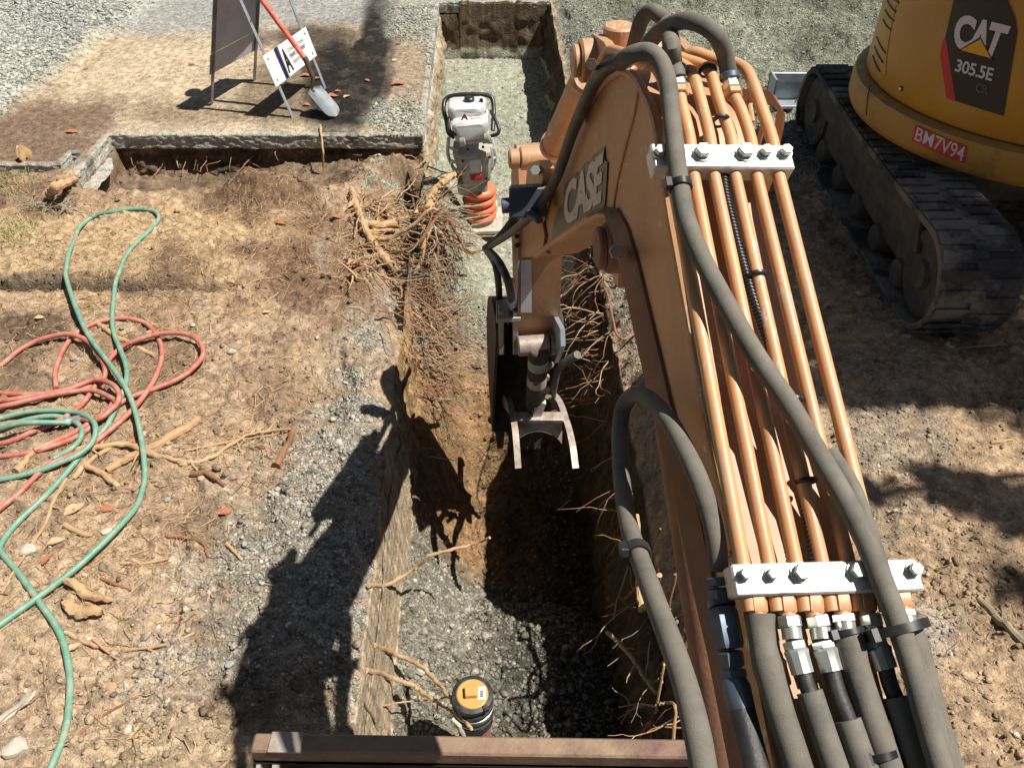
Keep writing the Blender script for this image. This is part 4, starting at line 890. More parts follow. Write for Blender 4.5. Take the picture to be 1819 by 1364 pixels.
m = M(); tube(m, catmull([RF(x, y) for x, y in [(1317, 1258), (1330, 1310), (1345, 1370), (1368, 1450)]], 5), .016, 20); obj('hose', m, MT['rubberdark'], ex)
# dozer blade
bzt = .40; bl = RZ(452, 1300, bzt); br_ = RZ(1262, 1312, bzt); d = (br_ - bl).normalized(); br2 = bl + d * 1.95; perp = Vector((-d.y, d.x, 0))
if perp.y > 0: perp = -perp
m = M(); wdt = .055
obox(m, (bl + br2) / 2 + perp * wdt * .5 - Vector((0, 0, .03)), d * (br2 - bl).length / 2, perp * wdt * .5, Vector((0, 0, .03)), bev=.006); obj('blade_top_bar', m, MT['bladepaint'], ex)
m = M(); n = 10; vs = []
for i in range(n + 1):
    t = i / n; z = bzt - .055 - (bzt - .08) * t; o = .05 - .06 * math.sin(math.pi * t)
    for s in (bl, br2):
        for w in (0, .012): vs.append(Vector((s.x, s.y, z)) + perp * (o + w) * (1))
fs = []
for i in range(n):
    b0 = i * 4
    fs += [(b0, b0 + 2, b0 + 6, b0 + 4), (b0 + 1, b0 + 5, b0 + 7, b0 + 3), (b0, b0 + 4, b0 + 5, b0 + 1), (b0 + 2, b0 + 3, b0 + 7, b0 + 6)]
m.add(vs, fs, 0, True); obj('blade_plate', m, MT['steeldark'], ex)
for s, w in ((.0, .012), (.045, .02), (1.0, .03), (1.4, .03), (1.93, .012)):
    m = M(); c = bl + d * (s + .008); extrude(m, [c + perp * .058 - Vector((0, 0, .062)), c + perp * .11 - Vector((0, 0, .08)), c + perp * .13 - Vector((0, 0, .3)), c + perp * .05 - Vector((0, 0, .34))], d * w); obj('blade_rib', m, MT['steel'] if s < .5 else MT['steeldark'], ex)
m = M(); obox(m, (bl + br2) / 2 + perp * .20 - Vector((0, 0, .24)), d * .80, perp * .06, Vector((0, 0, .012)), bev=.003); obj('blade_brace', m, MT['bladepaint'], ex)
m = M(); obox(m, bl + d * .095 + perp * .028 + Vector((0, 0, .001)), d * .045, perp * .0295, Vector((0, 0, .003)), bev=.001); obj('blade_patch', m, MT['steel'], ex)
# ---------------------------------------------------------------- yellow excavator on the right
cx, cy = 3.07, 4.85
cat_ = thing('excavator', (cx, cy, 0), 'yellow excavator with black decal and muddy rubber tracks parked right of the trench', 'excavator')
def RC(px, py, R):
    r = ray(px, py); ox, oy = -cx, -cy; a = r.x * r.x + r.y * r.y; b2 = 2 * (r.x * ox + r.y * oy); c = ox * ox + oy * oy - R * R; D = b2 * b2 - 4 * a * c
    t = (-b2 - math.sqrt(max(D, 0))) / (2 * a); return CAM + r * t
def ringwall(m, prof, a0, a1, n=96, cap=True):
    vs = []; k = len(prof)
    for i in range(n + 1):
        a = a0 + (a1 - a0) * i / n
        for r, z in prof: vs.append((cx + r * math.cos(a), cy + r * math.sin(a), z))
    m.add(vs, [(i * k + j, i * k + j + 1, (i + 1) * k + j + 1, (i + 1) * k + j) for i in range(n) for j in range(k - 1)], 0, True)
m = M(); ringwall(m, [(.55, .60), (.98, .602), (1.015, .615), (1.03, .65), (1.03, .745), (1.02, .785), (.985, .80), (.95, .80)], 0, 2 * math.pi, 128); obj('counterweight', m, MT['yellowdark'], cat_, sharp=50)
BR = .965
m = M(); ringwall(m, [(.5, .80), (BR - .01, .802), (BR, .812), (BR, 1.2), (BR - .004, 1.5), (BR - .03, 1.9), (BR - .12, 2.05), (.3, 2.12), (.01, 2.13)], 0, 2 * math.pi, 128); obj('engine_hood', m, MT['yellow'], cat_, sharp=50)
m = M(); ringwall(m, [(.62, .45), (.62, .60)], 0, 2 * math.pi, 64); ringwall(m, [(.01, .45), (.62, .45)], 0, 2 * math.pi, 64); obj('slew_ring', m, MT['steeldark'], cat_)
# seam, latch, vents
def seam(pts, R, name, w=.004, mt='decalblack'):
    m = M(); P = catmull([RC(x, y, R) for x, y in pts], 6); tube(m, P, w, 6); obj(name, m, MT[mt], cat_)
seam([(1546, 151), (1541, 175), (1539, 205)], 1.031, 'panel_seam', .0035)
seam([(1592, 10), (1583, 50), (1576, 95), (1573, 135)], BR + .001, 'panel_seam', .0025, 'yellowdark')
m = M(); p = RC(1601, 158, BR); nn = Vector((p.x - cx, p.y - cy, 0)).normalized(); cyl(m, p - nn * .01, p + nn * .006, .014, 20); ob_ = obj('latch', m, MT['decalblack'], cat_)
m = M(); cyl(m, p, p + nn * .009, .008, 16); obj('latch_button', m, MT['zinc'], cat_)
for (x0, y0, x1, y1) in [(1551, 100, 1564, 128), (1554, 83, 1569, 112), (1558, 66, 1573, 95), (1569, 35, 1583, 54), (1573, 18, 1588, 38), (1577, 2, 1592, 22), (1582, -14, 1597, 6), (1563, 50, 1577, 76)]:
    if (x0, y0) == (1563, 50): continue
    m = M(); tube(m, catmull([RC(x0, y0, BR + .0), RC((x0 + x1) / 2 - 1, (y0 + y1) / 2 + 2, BR + .001), RC(x1, y1, BR + .0)], 4), .0055, 8, flat=1.0); obj('vent_slot', m, MT['decalblack'], cat_)
# scraped dusty patches on the hood: part of the paint; big decal
fC = lambda o: (lambda x, y: RC(x, y, BR + o))
def dens(pts, n=5):
    out = []
    for i in range(len(pts)):
        a = np.array(pts[i], float); b2 = np.array(pts[(i + 1) % len(pts)], float)
        for k in range(n): out.append(tuple(a + (b2 - a) * k / n))
    return out
def fan(pts, fn, m=None):
    """decal that follows the curved hood: polygon cut into a grid of strips"""
    m = m or M(); P = dens(pts, 6); cxm = sum(p[0] for p in P) / len(P); cym = sum(p[1] for p in P) / len(P); rings = 6; vs = []; fs = []; n = len(P)
    for k in range(rings + 1):
        t = k / rings
        for p in P: vs.append(fn(cxm + (p[0] - cxm) * t, cym + (p[1] - cym) * t))
    for k in range(rings):
        for i in range(n): fs.append((k * n + i, k * n + (i + 1) % n, (k + 1) * n + (i + 1) % n, (k + 1) * n + i))
    m.add(vs, fs, 0, True); return m
obj('decal', fan([(1700, -40), (1770, -36), (1792, 6), (1804, 34), (1807, 60), (1783, 207), (1697, 180), (1679, 67), (1694, 0)], fC(.003)), MT['decalblack'], cat_, fix=False)
obj('decal', fan([(1669.5, 97), (1675.6, 70), (1679.5, 66), (1697.5, 181), (1681, 175)], fC(.0035)), MT['decalred'], cat_, fix=False)
obj('lettering', decal_text('CAT', [(1700.5, 23), (1796, 47), (1771, 106), (1691, 85)], fC(.0065), .05, .86), MT['decalwhite'], cat_, fix=False)
obj('emblem', decal_poly([(1741.6, 66), (1701, 91), (1765, 109)], fC(.008)), MT['decalblack'], cat_, fix=False)
obj('emblem', decal_poly([(1741.6, 70), (1706.6, 89.5), (1760, 104)], fC(.0095)), MT['decalgold'], cat_, fix=False)
obj('lettering', decal_text('305.5E', [(1700.5, 105), (1766.5, 122), (1761, 145), (1695.5, 127)], fC(.0065), .02, .95), MT['decalwhite'], cat_, fix=False)
obj('lettering', decal_text('CR', [(1735.6, 148), (1756, 153.5), (1753.5, 168), (1733, 163)], fC(.0065), .012), MT['decalgrey'], cat_, fix=False)
obj('lettering', decal_text('CR', [(1736.6, 149), (1755, 154.3), (1752.5, 167), (1734, 162)], fC(.0078), -.012), MT['decalblack'], cat_, fix=False)
fW = lambda o: (lambda x, y: RC(x, y, 1.03 + o))
obj('number_plate', fan([(1626, 222.5), (1673, 245), (1720, 261), (1714, 291.5), (1667, 275), (1619.5, 250)], fW(.003)), MT['decalred'], cat_, fix=False)
def arcq(px, py): return RC(px, py, 1.036)
obj('lettering', decal_text('BM7V94', [(1630, 226), (1716, 262), (1709, 288), (1624, 249)], fW(.0055), .004, 1.0), MT['decalwhite'], cat_, fix=False)
# tracks
def track(x0, x1):
    y0, y1, zt, r = 3.36, 5.95, .56, .28
    path = []
    for a in np.linspace(-90, -270, 16): path.append((y0 + r + r * math.cos(R_(a)), r + r * math.sin(R_(a))))
    for t in np.linspace(0, 1, 22)[1:-1]: path.append((y0 + r + (y1 - y0 - 2 * r) * t, zt - .012 * math.sin(math.pi * t) * 2))
    for a in np.linspace(90, -90, 16): path.append((y1 - r + r * math.cos(R_(a)), r + r * math.sin(R_(a))))
    for t in np.linspace(0, 1, 22)[1:-1]: path.append((y1 - r - (y1 - y0 - 2 * r) * t, 0.0))
    n = len(path); vs = []; m = M()
    def nrm(i):
        a = path[(i - 1) % n]; b2 = path[(i + 1) % n]; d = (b2[0] - a[0], b2[1] - a[1]); L = math.hypot(*d); return (-d[1] / L, d[0] / L)
    for i, (y, z) in enumerate(path):
        nx, nz = nrm(i)
        for (x, o) in ((x0, .0), (x0, .032), (x1, .032), (x1, 0)): vs.append((x, y - nx * 0 + (nx) * (-.0) + nx * o * 0 + nx * (o - .03), z + nz * (o - .03)))
    m.add(vs, [(i * 4 + q, i * 4 + (q + 1) % 4, ((i + 1) % n) * 4 + (q + 1) % 4, ((i + 1) % n) * 4 + q) for i in range(n) for q in range(4)], 0, False)
    belt = obj('track_belt', m, MT['track'], cat_, sharp=50)
    # lugs along the belt
    L = [0]
    for i in range(n): a = path[i]; b2 = path[(i + 1) % n]; L.append(L[-1] + math.hypot(b2[0] - a[0], b2[1] - a[1]))
    k = int(L[-1] / .095); m = M(); rnd = random.Random(3)
    for j in range(k):
        s = L[-1] * j / k; i = max(q for q in range(n) if L[q] <= s); f = (s - L[i]) / (L[i + 1] - L[i] + 1e-9); a = path[i]; b2 = path[(i + 1) % n]; y = a[0] + (b2[0] - a[0]) * f; z = a[1] + (b2[1] - a[1]) * f; nx, nz = nrm(i); tx, tz = nz, -nx
        for (xa, xb) in ((x0 + .01, (x0 + x1) / 2 + .03), ((x0 + x1) / 2 - .03, x1 - .01)):
            sh = .02 if xa < (x0 + x1) / 2 - .05 else -.02
            obox(m, ((xa + xb) / 2, y + nx * .008 + tx * sh, z + nz * .008 + tz * sh), ((xb - xa) / 2, 0, 0), (0, tx * .033, tz * .033), (0, nx * .008, nz * .008), bev=.005)
    lug = obj('tread', m, MT['track'], belt)
    m = M(); xf = x0 + .07; xr = x1 - .07
    obox(m, ((xf + xr) / 2, (y0 + y1) / 2, .27), ((xr - xf) / 2, 0, 0), (0, (y1 - y0) / 2 - .38, 0), (0, 0, .13), bev=.02); obj('track_frame', m, MT['trackframe'], cat_)
    m = M(); extrude(m, [(x0 + .03, y0 + .45, .50), (x0 + .03, y0 + .38, .34), (x0 + .03, y1 - .5, .34), (x0 + .03, y1 - .42, .50)], (.02, 0, 0)); obj('track_guard', m, MT['trackframe'], cat_)
    for yy, rr in ((y0 + r, .225), (y1 - r, .225)):
        m = M(); lathe(m, (x0 + .06, yy, .28), [(.03, -.03), (.07, -.035), (.08, -.01), (.15, .0), (.2, -.02), (rr, -.01), (rr, x1 - x0 - .12), (.05, x1 - x0 - .1)], 28, axis=(1, 0, 0)); obj('idler_wheel', m, MT['trackframe'], cat_)
    for k in range(5):
        yy = y0 + .55 + k * (y1 - y0 - 1.1) / 4; m = M(); lathe(m, (x0 + .05, yy, .11), [(.02, -.01), (.05, -.012), (.075, .0), (.085, .02), (.085, x1 - x0 - .12), (.02, x1 - x0 - .1)], 20, axis=(1, 0, 0)); obj('track_roller', m, MT['trackframe'], cat_)
track(2.06, 2.46); track(3.68, 4.08)
m = M(); obox(m, (cx, cy, .36), (.62, 0, 0), (0, .45, 0), (0, 0, .09), bev=.02); obj('undercarriage', m, MT['trackframe'], cat_)
# its blade beyond the tracks
m = M(); by2 = 6.22
obox(m, (3.02, by2, .33), (1.10, 0, 0), (0, .012, 0), (0, 0, .012), bev=.003); obox(m, (3.02, by2 + .03, .13), (1.10, 0, 0), (0, .012, 0), (0, 0, .19), bev=.003); obj('blade_plate', m, MT['galv'], cat_)
m = M(); extrude(m, [(1.92, by2 - .14, .34), (1.92, by2 + .04, .34), (1.92, by2 + .04, -.06), (1.92, by2 - .05, -.06), (1.92, by2 - .14, .1)], (.014, 0, 0)); obj('blade_side', m, MT['galv'], cat_)
m = M(); obox(m, (3.02, by2 - .05, .12), (1.05, 0, 0), (0, .06, 0), (0, 0, .012), bev=.002); obox(m, (2.3, by2 - .35, .2), (.05, 0, 0), (0, .35, 0), (0, 0, .05), bev=.01); obj('blade_arm', m, MT['galv'], cat_)
# ---------------------------------------------------------------- tamping rammer in the far pit
TY = 5.38
def tp(px, py, dy=0.0): return RY(px, py, TY + dy)
base = tp(852, 425)
tr = thing('tamping_rammer', (base.x, TY, HG(base.x, TY)), 'white tamping rammer with orange bellows standing on the compacted gravel in the pit', 'rammer')
gz = HG(base.x, TY)
def pbox(m, tl, tr_, br2, bl2, dy0, dy1, bev=.0, round_=.015):
    """box whose outline is given in the picture, between two depths, with rounded edges"""
    P = [tp(*tl), tp(*tr_), tp(*br2), tp(*bl2)]
    c = sum(P, Vector()) / 4; f = [c + (p - c) * (1 - .0) for p in P]; r = round_
    n = 4; vs = []
    inn = [p + (c - p).normalized() * r for p in P]
    lay = [(inn, dy0), (P, dy0 + r * .6), (P, dy1 - r * .6), (inn, dy1)]
    for L, dy in lay:
        for i in range(4):
            p, q0, q1 = L[i], L[i - 1], L[(i + 1) % 4]; a = p + (q0 - p).normalized() * r; b2 = p + (q1 - p).normalized() * r; mid = (a + b2) * .25 + p * .5
            for w in (a, mid, b2): vs.append(w + Vector((0, dy, 0)))
    k = 12; fs = [(j * k + i, j * k + (i + 1) % k, (j + 1) * k + (i + 1) % k, (j + 1) * k + i) for j in range(3) for i in range(k)]
    fs += [tuple(range(k)), tuple(range(3 * k, 4 * k))]; m.add(vs, fs, 0, False)
a = tp(848, 395); 
m = M(); sx = base.x; obox(m, (sx + .02, TY + .03, gz + .04), (.15, .01, 0), (0, .17, 0), (0, 0, .022), bev=.012); obox(m, (sx + .02, TY + .14, gz + .09), (.11, 0, 0), (0, .05, 0), (0, 0, .04), bev=.01); obj('shoe', m, MT['beige'], tr)
top_z = tp(848, 380).z
m = M(); lathe(m, (sx, TY, gz + .05), [(.105, 0), (.108, .02), (.098, .035), (.098, tp(0, 380).z - gz - .05 + .03)], 28); obj('guide_cylinder', m, MT['beige'], tr)
m = M(); z1, z0 = tp(850, 331).z, tp(850, 388).z; pr_ = []
for i in range(33):
    t = i / 32; pr_.append((.098 + .022 * abs(math.sin(t * math.pi * 4)) ** .7, (z1 - z0) * t))
lathe(m, (sx + .005, TY, z0), pr_, 32); obj('bellows', m, MT['bellow'], tr)
m = M(); pbox(m, (812, 316), (868, 312), (866, 336), (816, 338), -.09, .10, round_=.02); obj('lower_housing', m, MT['beige'], tr)
m = M(); pbox(m, (814, 262), (872, 256), (872, 308), (826, 320), -.125, .12, round_=.02); pbox(m, (803, 262), (876, 254), (878, 296), (815, 302), -.06, .12, round_=.02); obj('gear_housing', m, MT['beige'], tr)
m = M(); pbox(m, (835, 269), (856, 268), (857, 290), (838, 292), -.133, -.12, round_=.004); obj('housing_badge', m, MT['signback'], tr)
m = M(); pbox(m, (836, 296), (858, 295), (858, 304), (838, 306), -.131, -.12, round_=.003); obj('badge_strip', m, MT['decalred'], tr)
for (x, y) in [(831, 265), (858, 261), (822, 286), (870, 279), (823, 303), (864, 317)]:
    m = M(); p = tp(x, y, -.125); cyl(m, p, p + Vector((0, -.008, 0)), .009, 12); obj('bolt', m, MT['black'], tr)
# side frame ribs
m = M(); tube(m, catmull([tp(797, 245, 0), tp(796, 275, 0), tp(806, 300, .02), tp(818, 318, .02)], 5), .012, 8); tube(m, [tp(797, 262), tp(814, 268, -.05)], .011, 8); tube(m, [tp(799, 285), tp(818, 292, -.05)], .011, 8); tube(m, [tp(806, 300), tp(822, 305, -.05)], .011, 8); obj('side_frame', m, MT['white'], tr)
m = M(); tube(m, catmull([tp(873, 245, 0), tp(879, 270, 0), tp(878, 290, .02), tp(866, 312, .02)], 5), .012, 8); tube(m, [tp(877, 262), tp(866, 268, -.05)], .011, 8); tube(m, [tp(879, 280), tp(864, 288, -.05)], .011, 8); obj('side_frame', m, MT['white'], tr)
m = M(); cyl(m, tp(816, 249, -.13), tp(870, 242, -.13), .035, 20, bev=.005); obj('crank_bar', m, MT['beige'], tr)
for x, y in ((822, 248), (865, 242)):
    m = M(); cyl(m, tp(x - 6, y + .5, -.135), tp(x + 5, y - .5, -.135), .045, 20, bev=.006); obj('crank_cap', m, MT['beige'], tr)
m = M(); pbox(m, (803, 204), (868, 197), (869, 228), (812, 236), -.17, .06, round_=.03); obj('engine_cover', m, MT['white'], tr)
fT = lambda x, y: tp(x, y, -.1735)
m = decal_text('A', [(821, 202.5), (829, 202), (832, 213), (818, 214)], fT, .05)
obj('lettering', m, MT['decalred'], tr, fix=False)
for (q) in ([(833, 206), (858, 203), (858, 206.5), (833, 209)], [(836, 210), (856, 207.5), (856, 210), (836, 212.5)]):
    obj('lettering', decal_text('EQUIPMENT' if q[0][0] == 833 else 'RENTALS', q, fT, .02), MT['decalred'], tr, fix=False)
m = M(); pbox(m, (795, 186), (863, 184), (865, 204), (797, 212), -.06, .14, round_=.035); obj('fuel_tank', m, MT['white'], tr)
m = M(); p = tp(834, 183, .05); cyl(m, p, p + Vector((0, 0, .04)), .034, 20, bev=.006); obj('fuel_cap', m, MT['black'], tr)
m = M(); p = tp(855, 184, .03); cyl(m, p, p + Vector((0, 0, .03)), .012, 12); obj('throttle_lever', m, MT['black'], tr)
m = M(); tube(m, catmull([tp(806, 244, -.14), tp(797, 236, -.1), tp(793, 215, .0), tp(788, 195, .1), tp(791, 178, .16), tp(803, 171, .18), tp(835, 168, .18), tp(866, 170, .18), tp(875, 178, .16), tp(877, 200, .1), tp(875, 232, .0)], 6), .015, 12); obj('handle', m, MT['black'], tr)
m = M(); tube(m, catmull([tp(872, 198, -.02), tp(878, 210, -.08), tp(886, 228, -.14), tp(884, 238, -.16), tp(872, 242, -.16)], 6), .012, 12); obj('handle', m, MT['black'], tr)
m = M(); tube(m, catmull([tp(800, 205, -.02), tp(797, 220, -.08), tp(800, 234, -.14), tp(812, 240, -.16)], 6), .012, 12); obj('handle', m, MT['black'], tr)
# ---------------------------------------------------------------- folding barricade
Fl, Fr, Rl, Rr = RZ(520, 209), RZ(578, 158), RZ(376, 187), RZ(452, 144)
Tl = (Fl + Rl) / 2 + Vector((0, 0, 1.15)); Tr = (Fr + Rr) / 2 + Vector((0, 0, 1.15)); bc = (Fl + Fr + Rl + Rr) / 4
bar = thing('barricade', bc, 'folding sign barricade with white board and grey metal legs standing on the pavement', 'barricade')
def leg(f, t, mt, w=.016):
    m = M(); d = (t - f); e = (Fr - Fl).normalized(); n = d.normalized().cross(e).normalized(); q = f + d * .5
    obox(m, q, e * w, d * .5, n * .003, bev=.001); obox(m, q + e * w + n * .011, e * .002, d * .5, n * .012); obj('leg', m, MT[mt], bar); return e, n
e, n_ = leg(Fl, Tl, 'galv'); leg(Fr, Tr, 'galv'); leg(Rl, Tl, 'rustleg', .02); leg(Rr, Tr, 'rustleg', .02)
def panel(name, A, Bq, A2, B2, t0, t1, ext, mt, off):
    """board across two legs between heights t0, t1 (0 = foot, 1 = hinge)"""
    dl_ = (A2 - A); dr = (B2 - Bq); ee = (Bq - A).normalized(); nn = dl_.cross(ee).normalized() * off
    m = M(); P = [A + dl_ * t0 - ee * ext + nn, Bq + dr * t0 + ee * ext + nn, Bq + dr * t1 + ee * ext + nn, A + dl_ * t1 - ee * ext + nn]
    extrude(m, P, nn.normalized() * .004); o = obj(name, m, MT[mt], bar); return P, nn.normalized() * .0065
# which side of the legs faces the viewer
tst = (Tl - Fl).cross((Fr - Fl).normalized()).normalized(); sgn = 1 if tst.y < 0 or tst.z > 0 else -1
P, nn = panel('board', Fl, Fr, Tl, Tr, .21, .40, .05, 'signwhite', .006 * sgn)
def onb(u, v): return P[0].lerp(P[1], u).lerp(P[3].lerp(P[2], u), v) + nn
def rectb(u0, u1, v0, v1, mt, name='lettering'):
    m = M(); m.add([onb(u0, v0), onb(u1, v0), onb(u1, v1), onb(u0, v1)], [(0, 1, 2, 3)], 0, False); obj(name, m, MT[mt], bar, fix=False)
rectb(.235, .285, .0, 1, 'navy', 'stripe')
def textb(s, u0, u1, v0, v1, off=.02, mt='navy'):
    a, f = text2d(s, off); m = M(); m.add([onb(u0 + (u1 - u0) * x, v0 + (v1 - v0) * y) for x, y in a], f, 0, False); obj('lettering', m, MT[mt], bar, fix=False)
textb('A', .33, .45, .1, .85, .03, 'decalblack')
textb('CONSTRUCTION', .47, .84, .66, .76, .0, 'decalgrey'); textb('TRAFFIC AND EVENT', .47, .84, .46, .58, .01, 'decalblack'); textb('RENTALS', .50, .74, .26, .36, .0, 'decalgrey')
panel('board', Fl, Fr, Tl, Tr, .80, .98, .05, 'signwhite', .006 * sgn)
panel('board', Rl, Rr, Tl, Tr, .36, .98, .02, 'signback', -.006 * sgn); panel('board', Rl, Rr, Tl, Tr, .22, .355, .03, 'signback', -.006 * sgn)
m = M(); c = Tl.lerp(Tr, .5) + Vector((0, 0, .10)); cyl(m, c + Vector((-.02, 0, 0)), c + Vector((.02, 0, 0)), .085, 28, bev=.006); obj('warning_light', m, MT['decalgold'], bar)
for a, b2 in ((Fl, Tl), (Fr, Tr)):
    for t in (.24, .37, .6):
        m = M(); p = a.lerp(b2, t) + nn * 1.5; cyl(m, p, p + nn * .6, .006, 10); obj('rivet', m, MT['steeldark'], bar)
# ---------------------------------------------------------------- shovel leaning on it
tip = RZ(597, 207, .012); neck = RY(553, 158, 6.30); bend = RY(556, 140, 6.31); mid_ = RY(544, 108, 6.335); up = RY(465, 0, 6.43); upx = up + (up - mid_).normalized() * .35
sh = thing('shovel', tip, 'shovel with red handle leaning against the barricade, blade tip on the pavement', 'shovel')
m = M(); tube(m, [mid_.lerp(up, -.0), up, upx], .0195, 14); obj('handle', m, MT['redhandle'], sh)
m = M(); tube(m, catmull([mid_ + (up - mid_) * .05, mid_, bend.lerp(mid_, .4), bend, neck, neck.lerp(tip, .12)], 5), [.022, .021, .018, .017, .016, .012], 14); obj('socket', m, MT['steeldark'], sh)
m = M(); d = tip - neck; L = d.length; d.normalize(); w = Vector((.42, .90, .10)); w = (w - d * w.dot(d)).normalized(); nq = w.cross(d).normalized(); 
if nq.z < 0: nq = -nq
nu, nv = 8, 12; vs = []
for j in range(nv + 1):
    t = j / nv; hw = .078 * (min(1, t / .12 + .35) if t < .12 else 1) * (1 if t < .75 else math.sqrt(max(.01, 1 - ((t - .75) / .26) ** 2)))
    for i in range(nu + 1):
        s = i / nu * 2 - 1; vs.append(neck + d * L * t + w * s * hw + nq * (.022 * s * s * (1 - t * .5)))
k = nu + 1; top = len(vs); vs += [v - nq * .003 for v in vs]; fs = []
for j in range(nv):
    for i in range(nu): a = j * k + i; fs.append((a, a + 1, a + k + 1, a + k)); fs.append((a + top, a + top + k, a + top + k + 1, a + top + 1))
for j in range(nv):
    for i in (0, nu): a = j * k + i; fs.append((a, a + k, a + k + top, a + top))
m.add(vs, fs, 0, True); obj('blade', m, MT['bladesteel'], sh)
# ---------------------------------------------------------------- clean-out pipe
cc = PT(839, 1232, 3.25); ax = Vector((0, 0, 1)); gzz = HG(cc.x, cc.y)
cp = thing('cleanout_pipe', (cc.x, cc.y, gzz), 'upright clay pipe stub with black rubber coupling and brass plug in the trench', 'pipe')
m = M(); lathe(m, (cc.x, cc.y, gzz - .1), [(.066, 0), (.066, cc.z - gzz + .02)], 28); obj('pipe', m, MT['clayp'], cp)
m = M(); lathe(m, (cc.x, cc.y, cc.z - .17), [(.068, -.02), (.078, -.018), (.080, .03), (.076, .034), (.076, .05), (.082, .054), (.082, .075), (.075, .08), (.075, .095), (.081, .10), (.081, .12), (.075, .125), (.074, .145), (.080, .15), (.080, .166), (.062, .17)], 36); obj('coupling', m, MT['fernco'], cp)
for z in (-.128, -.085):
    m = M(); lathe(m, (cc.x, cc.y, cc.z + z), [(.077, 0), (.0815, .002), (.0815, .012), (.077, .014)], 36); obj('hose_clamp', m, MT['zinc'], cp)
m = M(); lathe(m, (cc.x, cc.y, cc.z - .004), [(.062, 0), (.062, .005), (.058, .008), (.001, .008)], 36); plug = obj('plug', m, MT['brass'], cp)
m = M(); obox(m, (cc.x - .005, cc.y + .0, cc.z + .012), (.023, .002, 0), (-.002, .021, 0), (0, 0, .012), bev=.002); obj('square_nut', m, MT['brass'], plug)
m = M(); obox(m, (cc.x + .037, cc.y + .0, cc.z + .0055), (.015, .001, 0), (-.001, .027, 0), (0, 0, .0008)); obj('sticker', m, MT['signwhite'], plug)
m = M()
for i in range(6): obox(m, (cc.x + .036, cc.y - .014 + i * .0048, cc.z + .0068), (.0065, 0, 0), (0, .0011 if i % 2 else .0017, 0), (0, 0, .0003))
obj('sticker_print', m, MT['decalblack'], plug)
for s in (-1, 1):
    m = M(); p = Vector((cc.x + s * .052, cc.y - s * .055, cc.z - .01)); obox(m, p, (.010, .006 * s, 0), (-.006, .010, 0), (0, 0, .012), bev=.003); obj('clamp_screw', m, MT['fernco'], cp)
# ---------------------------------------------------------------- garden hoses
def lay(pts, r, seed=1, lift=None, sub_=6, bias=0.0):
    P = catmull([Vector((x, y, 0)) for x, y in pts], sub_); out = []
    for i, p in enumerate(P):
        g = RG(p.x, p.y, r * .95 + bias); out.append(g)
    if lift:
        for (i0, i1, h) in lift:
            a, b2 = int(i0 * sub_), int(i1 * sub_)
            for i in range(max(0, a), min(len(out), b2)): out[i].z += h * math.sin(math.pi * (i - a) / max(1, b2 - a)) ** 1.0
    # smooth
    for k_ in range(14):
        q = [o.copy() for o in out]
        for i in range(1, len(out) - 1):
            w_ = (out[i - 1] + out[i] * 2 + out[i + 1]) * .25
            if k_ < 5: q[i] = w_
            else: q[i].z = w_.z
        out = q
    return out
gh = thing('garden_hose', RG(170, 640), 'dusty green garden hose looping across the dirt, over the coils of the red hose', 'hose')
g_main = [(60, 1440), (90, 1364), (112, 1310), (124, 1250), (122, 1180), (105, 1120), (70, 1070), (35, 1020), (5, 985), (0, 968), (25, 935), (70, 890), (115, 845), (150, 800), (185, 765), (210, 725), (226, 690), (228, 660), (213, 620), (202, 590), (200, 550), (208, 500), (222, 455), (250, 425), (275, 400), (283, 385), (268, 373), (225, 372), (180, 380), (150, 395), (130, 430), (120, 470), (124, 510), (140, 560), (165, 615), (200, 660), (228, 700), (244, 740), (254, 790), (258, 850), (248, 890), (225, 930), (180, 980), (120, 1030), (50, 1075), (-30, 1130)]
m = M(); tube(m, lay(g_main, .0125, lift=[(14, 20, .03), (30, 39, .05), (40, 44, .03)]), .0125, 12); obj('hose', m, MT['green'], gh)
g2 = [(-40, 755), (0, 745), (60, 735), (110, 735), (140, 742), (165, 750), (174, 770), (168, 795), (140, 815), (100, 830), (50, 845), (-40, 858)]
m = M(); tube(m, lay(g2, .0125, lift=[(0, 11, .03)]), .0125, 12); obj('hose', m, MT['green'], gh)
g3 = [(-40, 790), (0, 775), (40, 765), (90, 760), (125, 752)]
m = M(); tube(m, lay(g3, .0125, lift=[(0, 4, .05)], bias=.012), .0125, 12); obj('hose', m, MT['green'], gh)
g4 = [(-40, 770), (10, 757), (50, 745), (95, 738), (130, 748), (146, 762), (140, 785), (115, 805), (95, 815)]
m = M(); tube(m, lay(g4, .0125, bias=.012), .0125, 12); obj('hose', m, MT['green'], gh)
P = lay([(108, 752), (124, 748), (142, 744)], .0125, bias=.02); m = M(); tube(m, P, .0165, 12, rfun=lambda t, i: .0165 + .0012 * (i % 2)); obj('coupling', m, MT['zinc'], gh)
rh = thing('garden_hose', RG(60, 680), 'dusty red garden hose lying in loose coils on the dirt', 'hose')
r1 = [(-60, 960), (-10, 912), (40, 870), (90, 822), (150, 800), (200, 765), (245, 725), (270, 690), (285, 655), (288, 620), (275, 590), (250, 570), (215, 565), (175, 572), (140, 588), (112, 620), (98, 660), (100, 690)]
m = M(); tube(m, lay(r1, .0125, lift=[(4, 9, .02)]), .0125, 12); obj('hose', m, MT['red'], rh)
r2 = [(-60, 680), (0, 650), (35, 622), (75, 608), (120, 602), (155, 612), (180, 640), (190, 665), (178, 680), (150, 690), (90, 700), (20, 700), (-60, 690)]
m = M(); tube(m, lay(r2, .0125, lift=[(2, 8, .04)]), .0125, 12); obj('hose', m, MT['red'], rh)
r3 = [(-60, 715), (0, 712), (60, 704), (120, 692), (165, 680), (195, 685), (212, 700), (215, 720), (195, 740), (170, 750), (143, 743)]
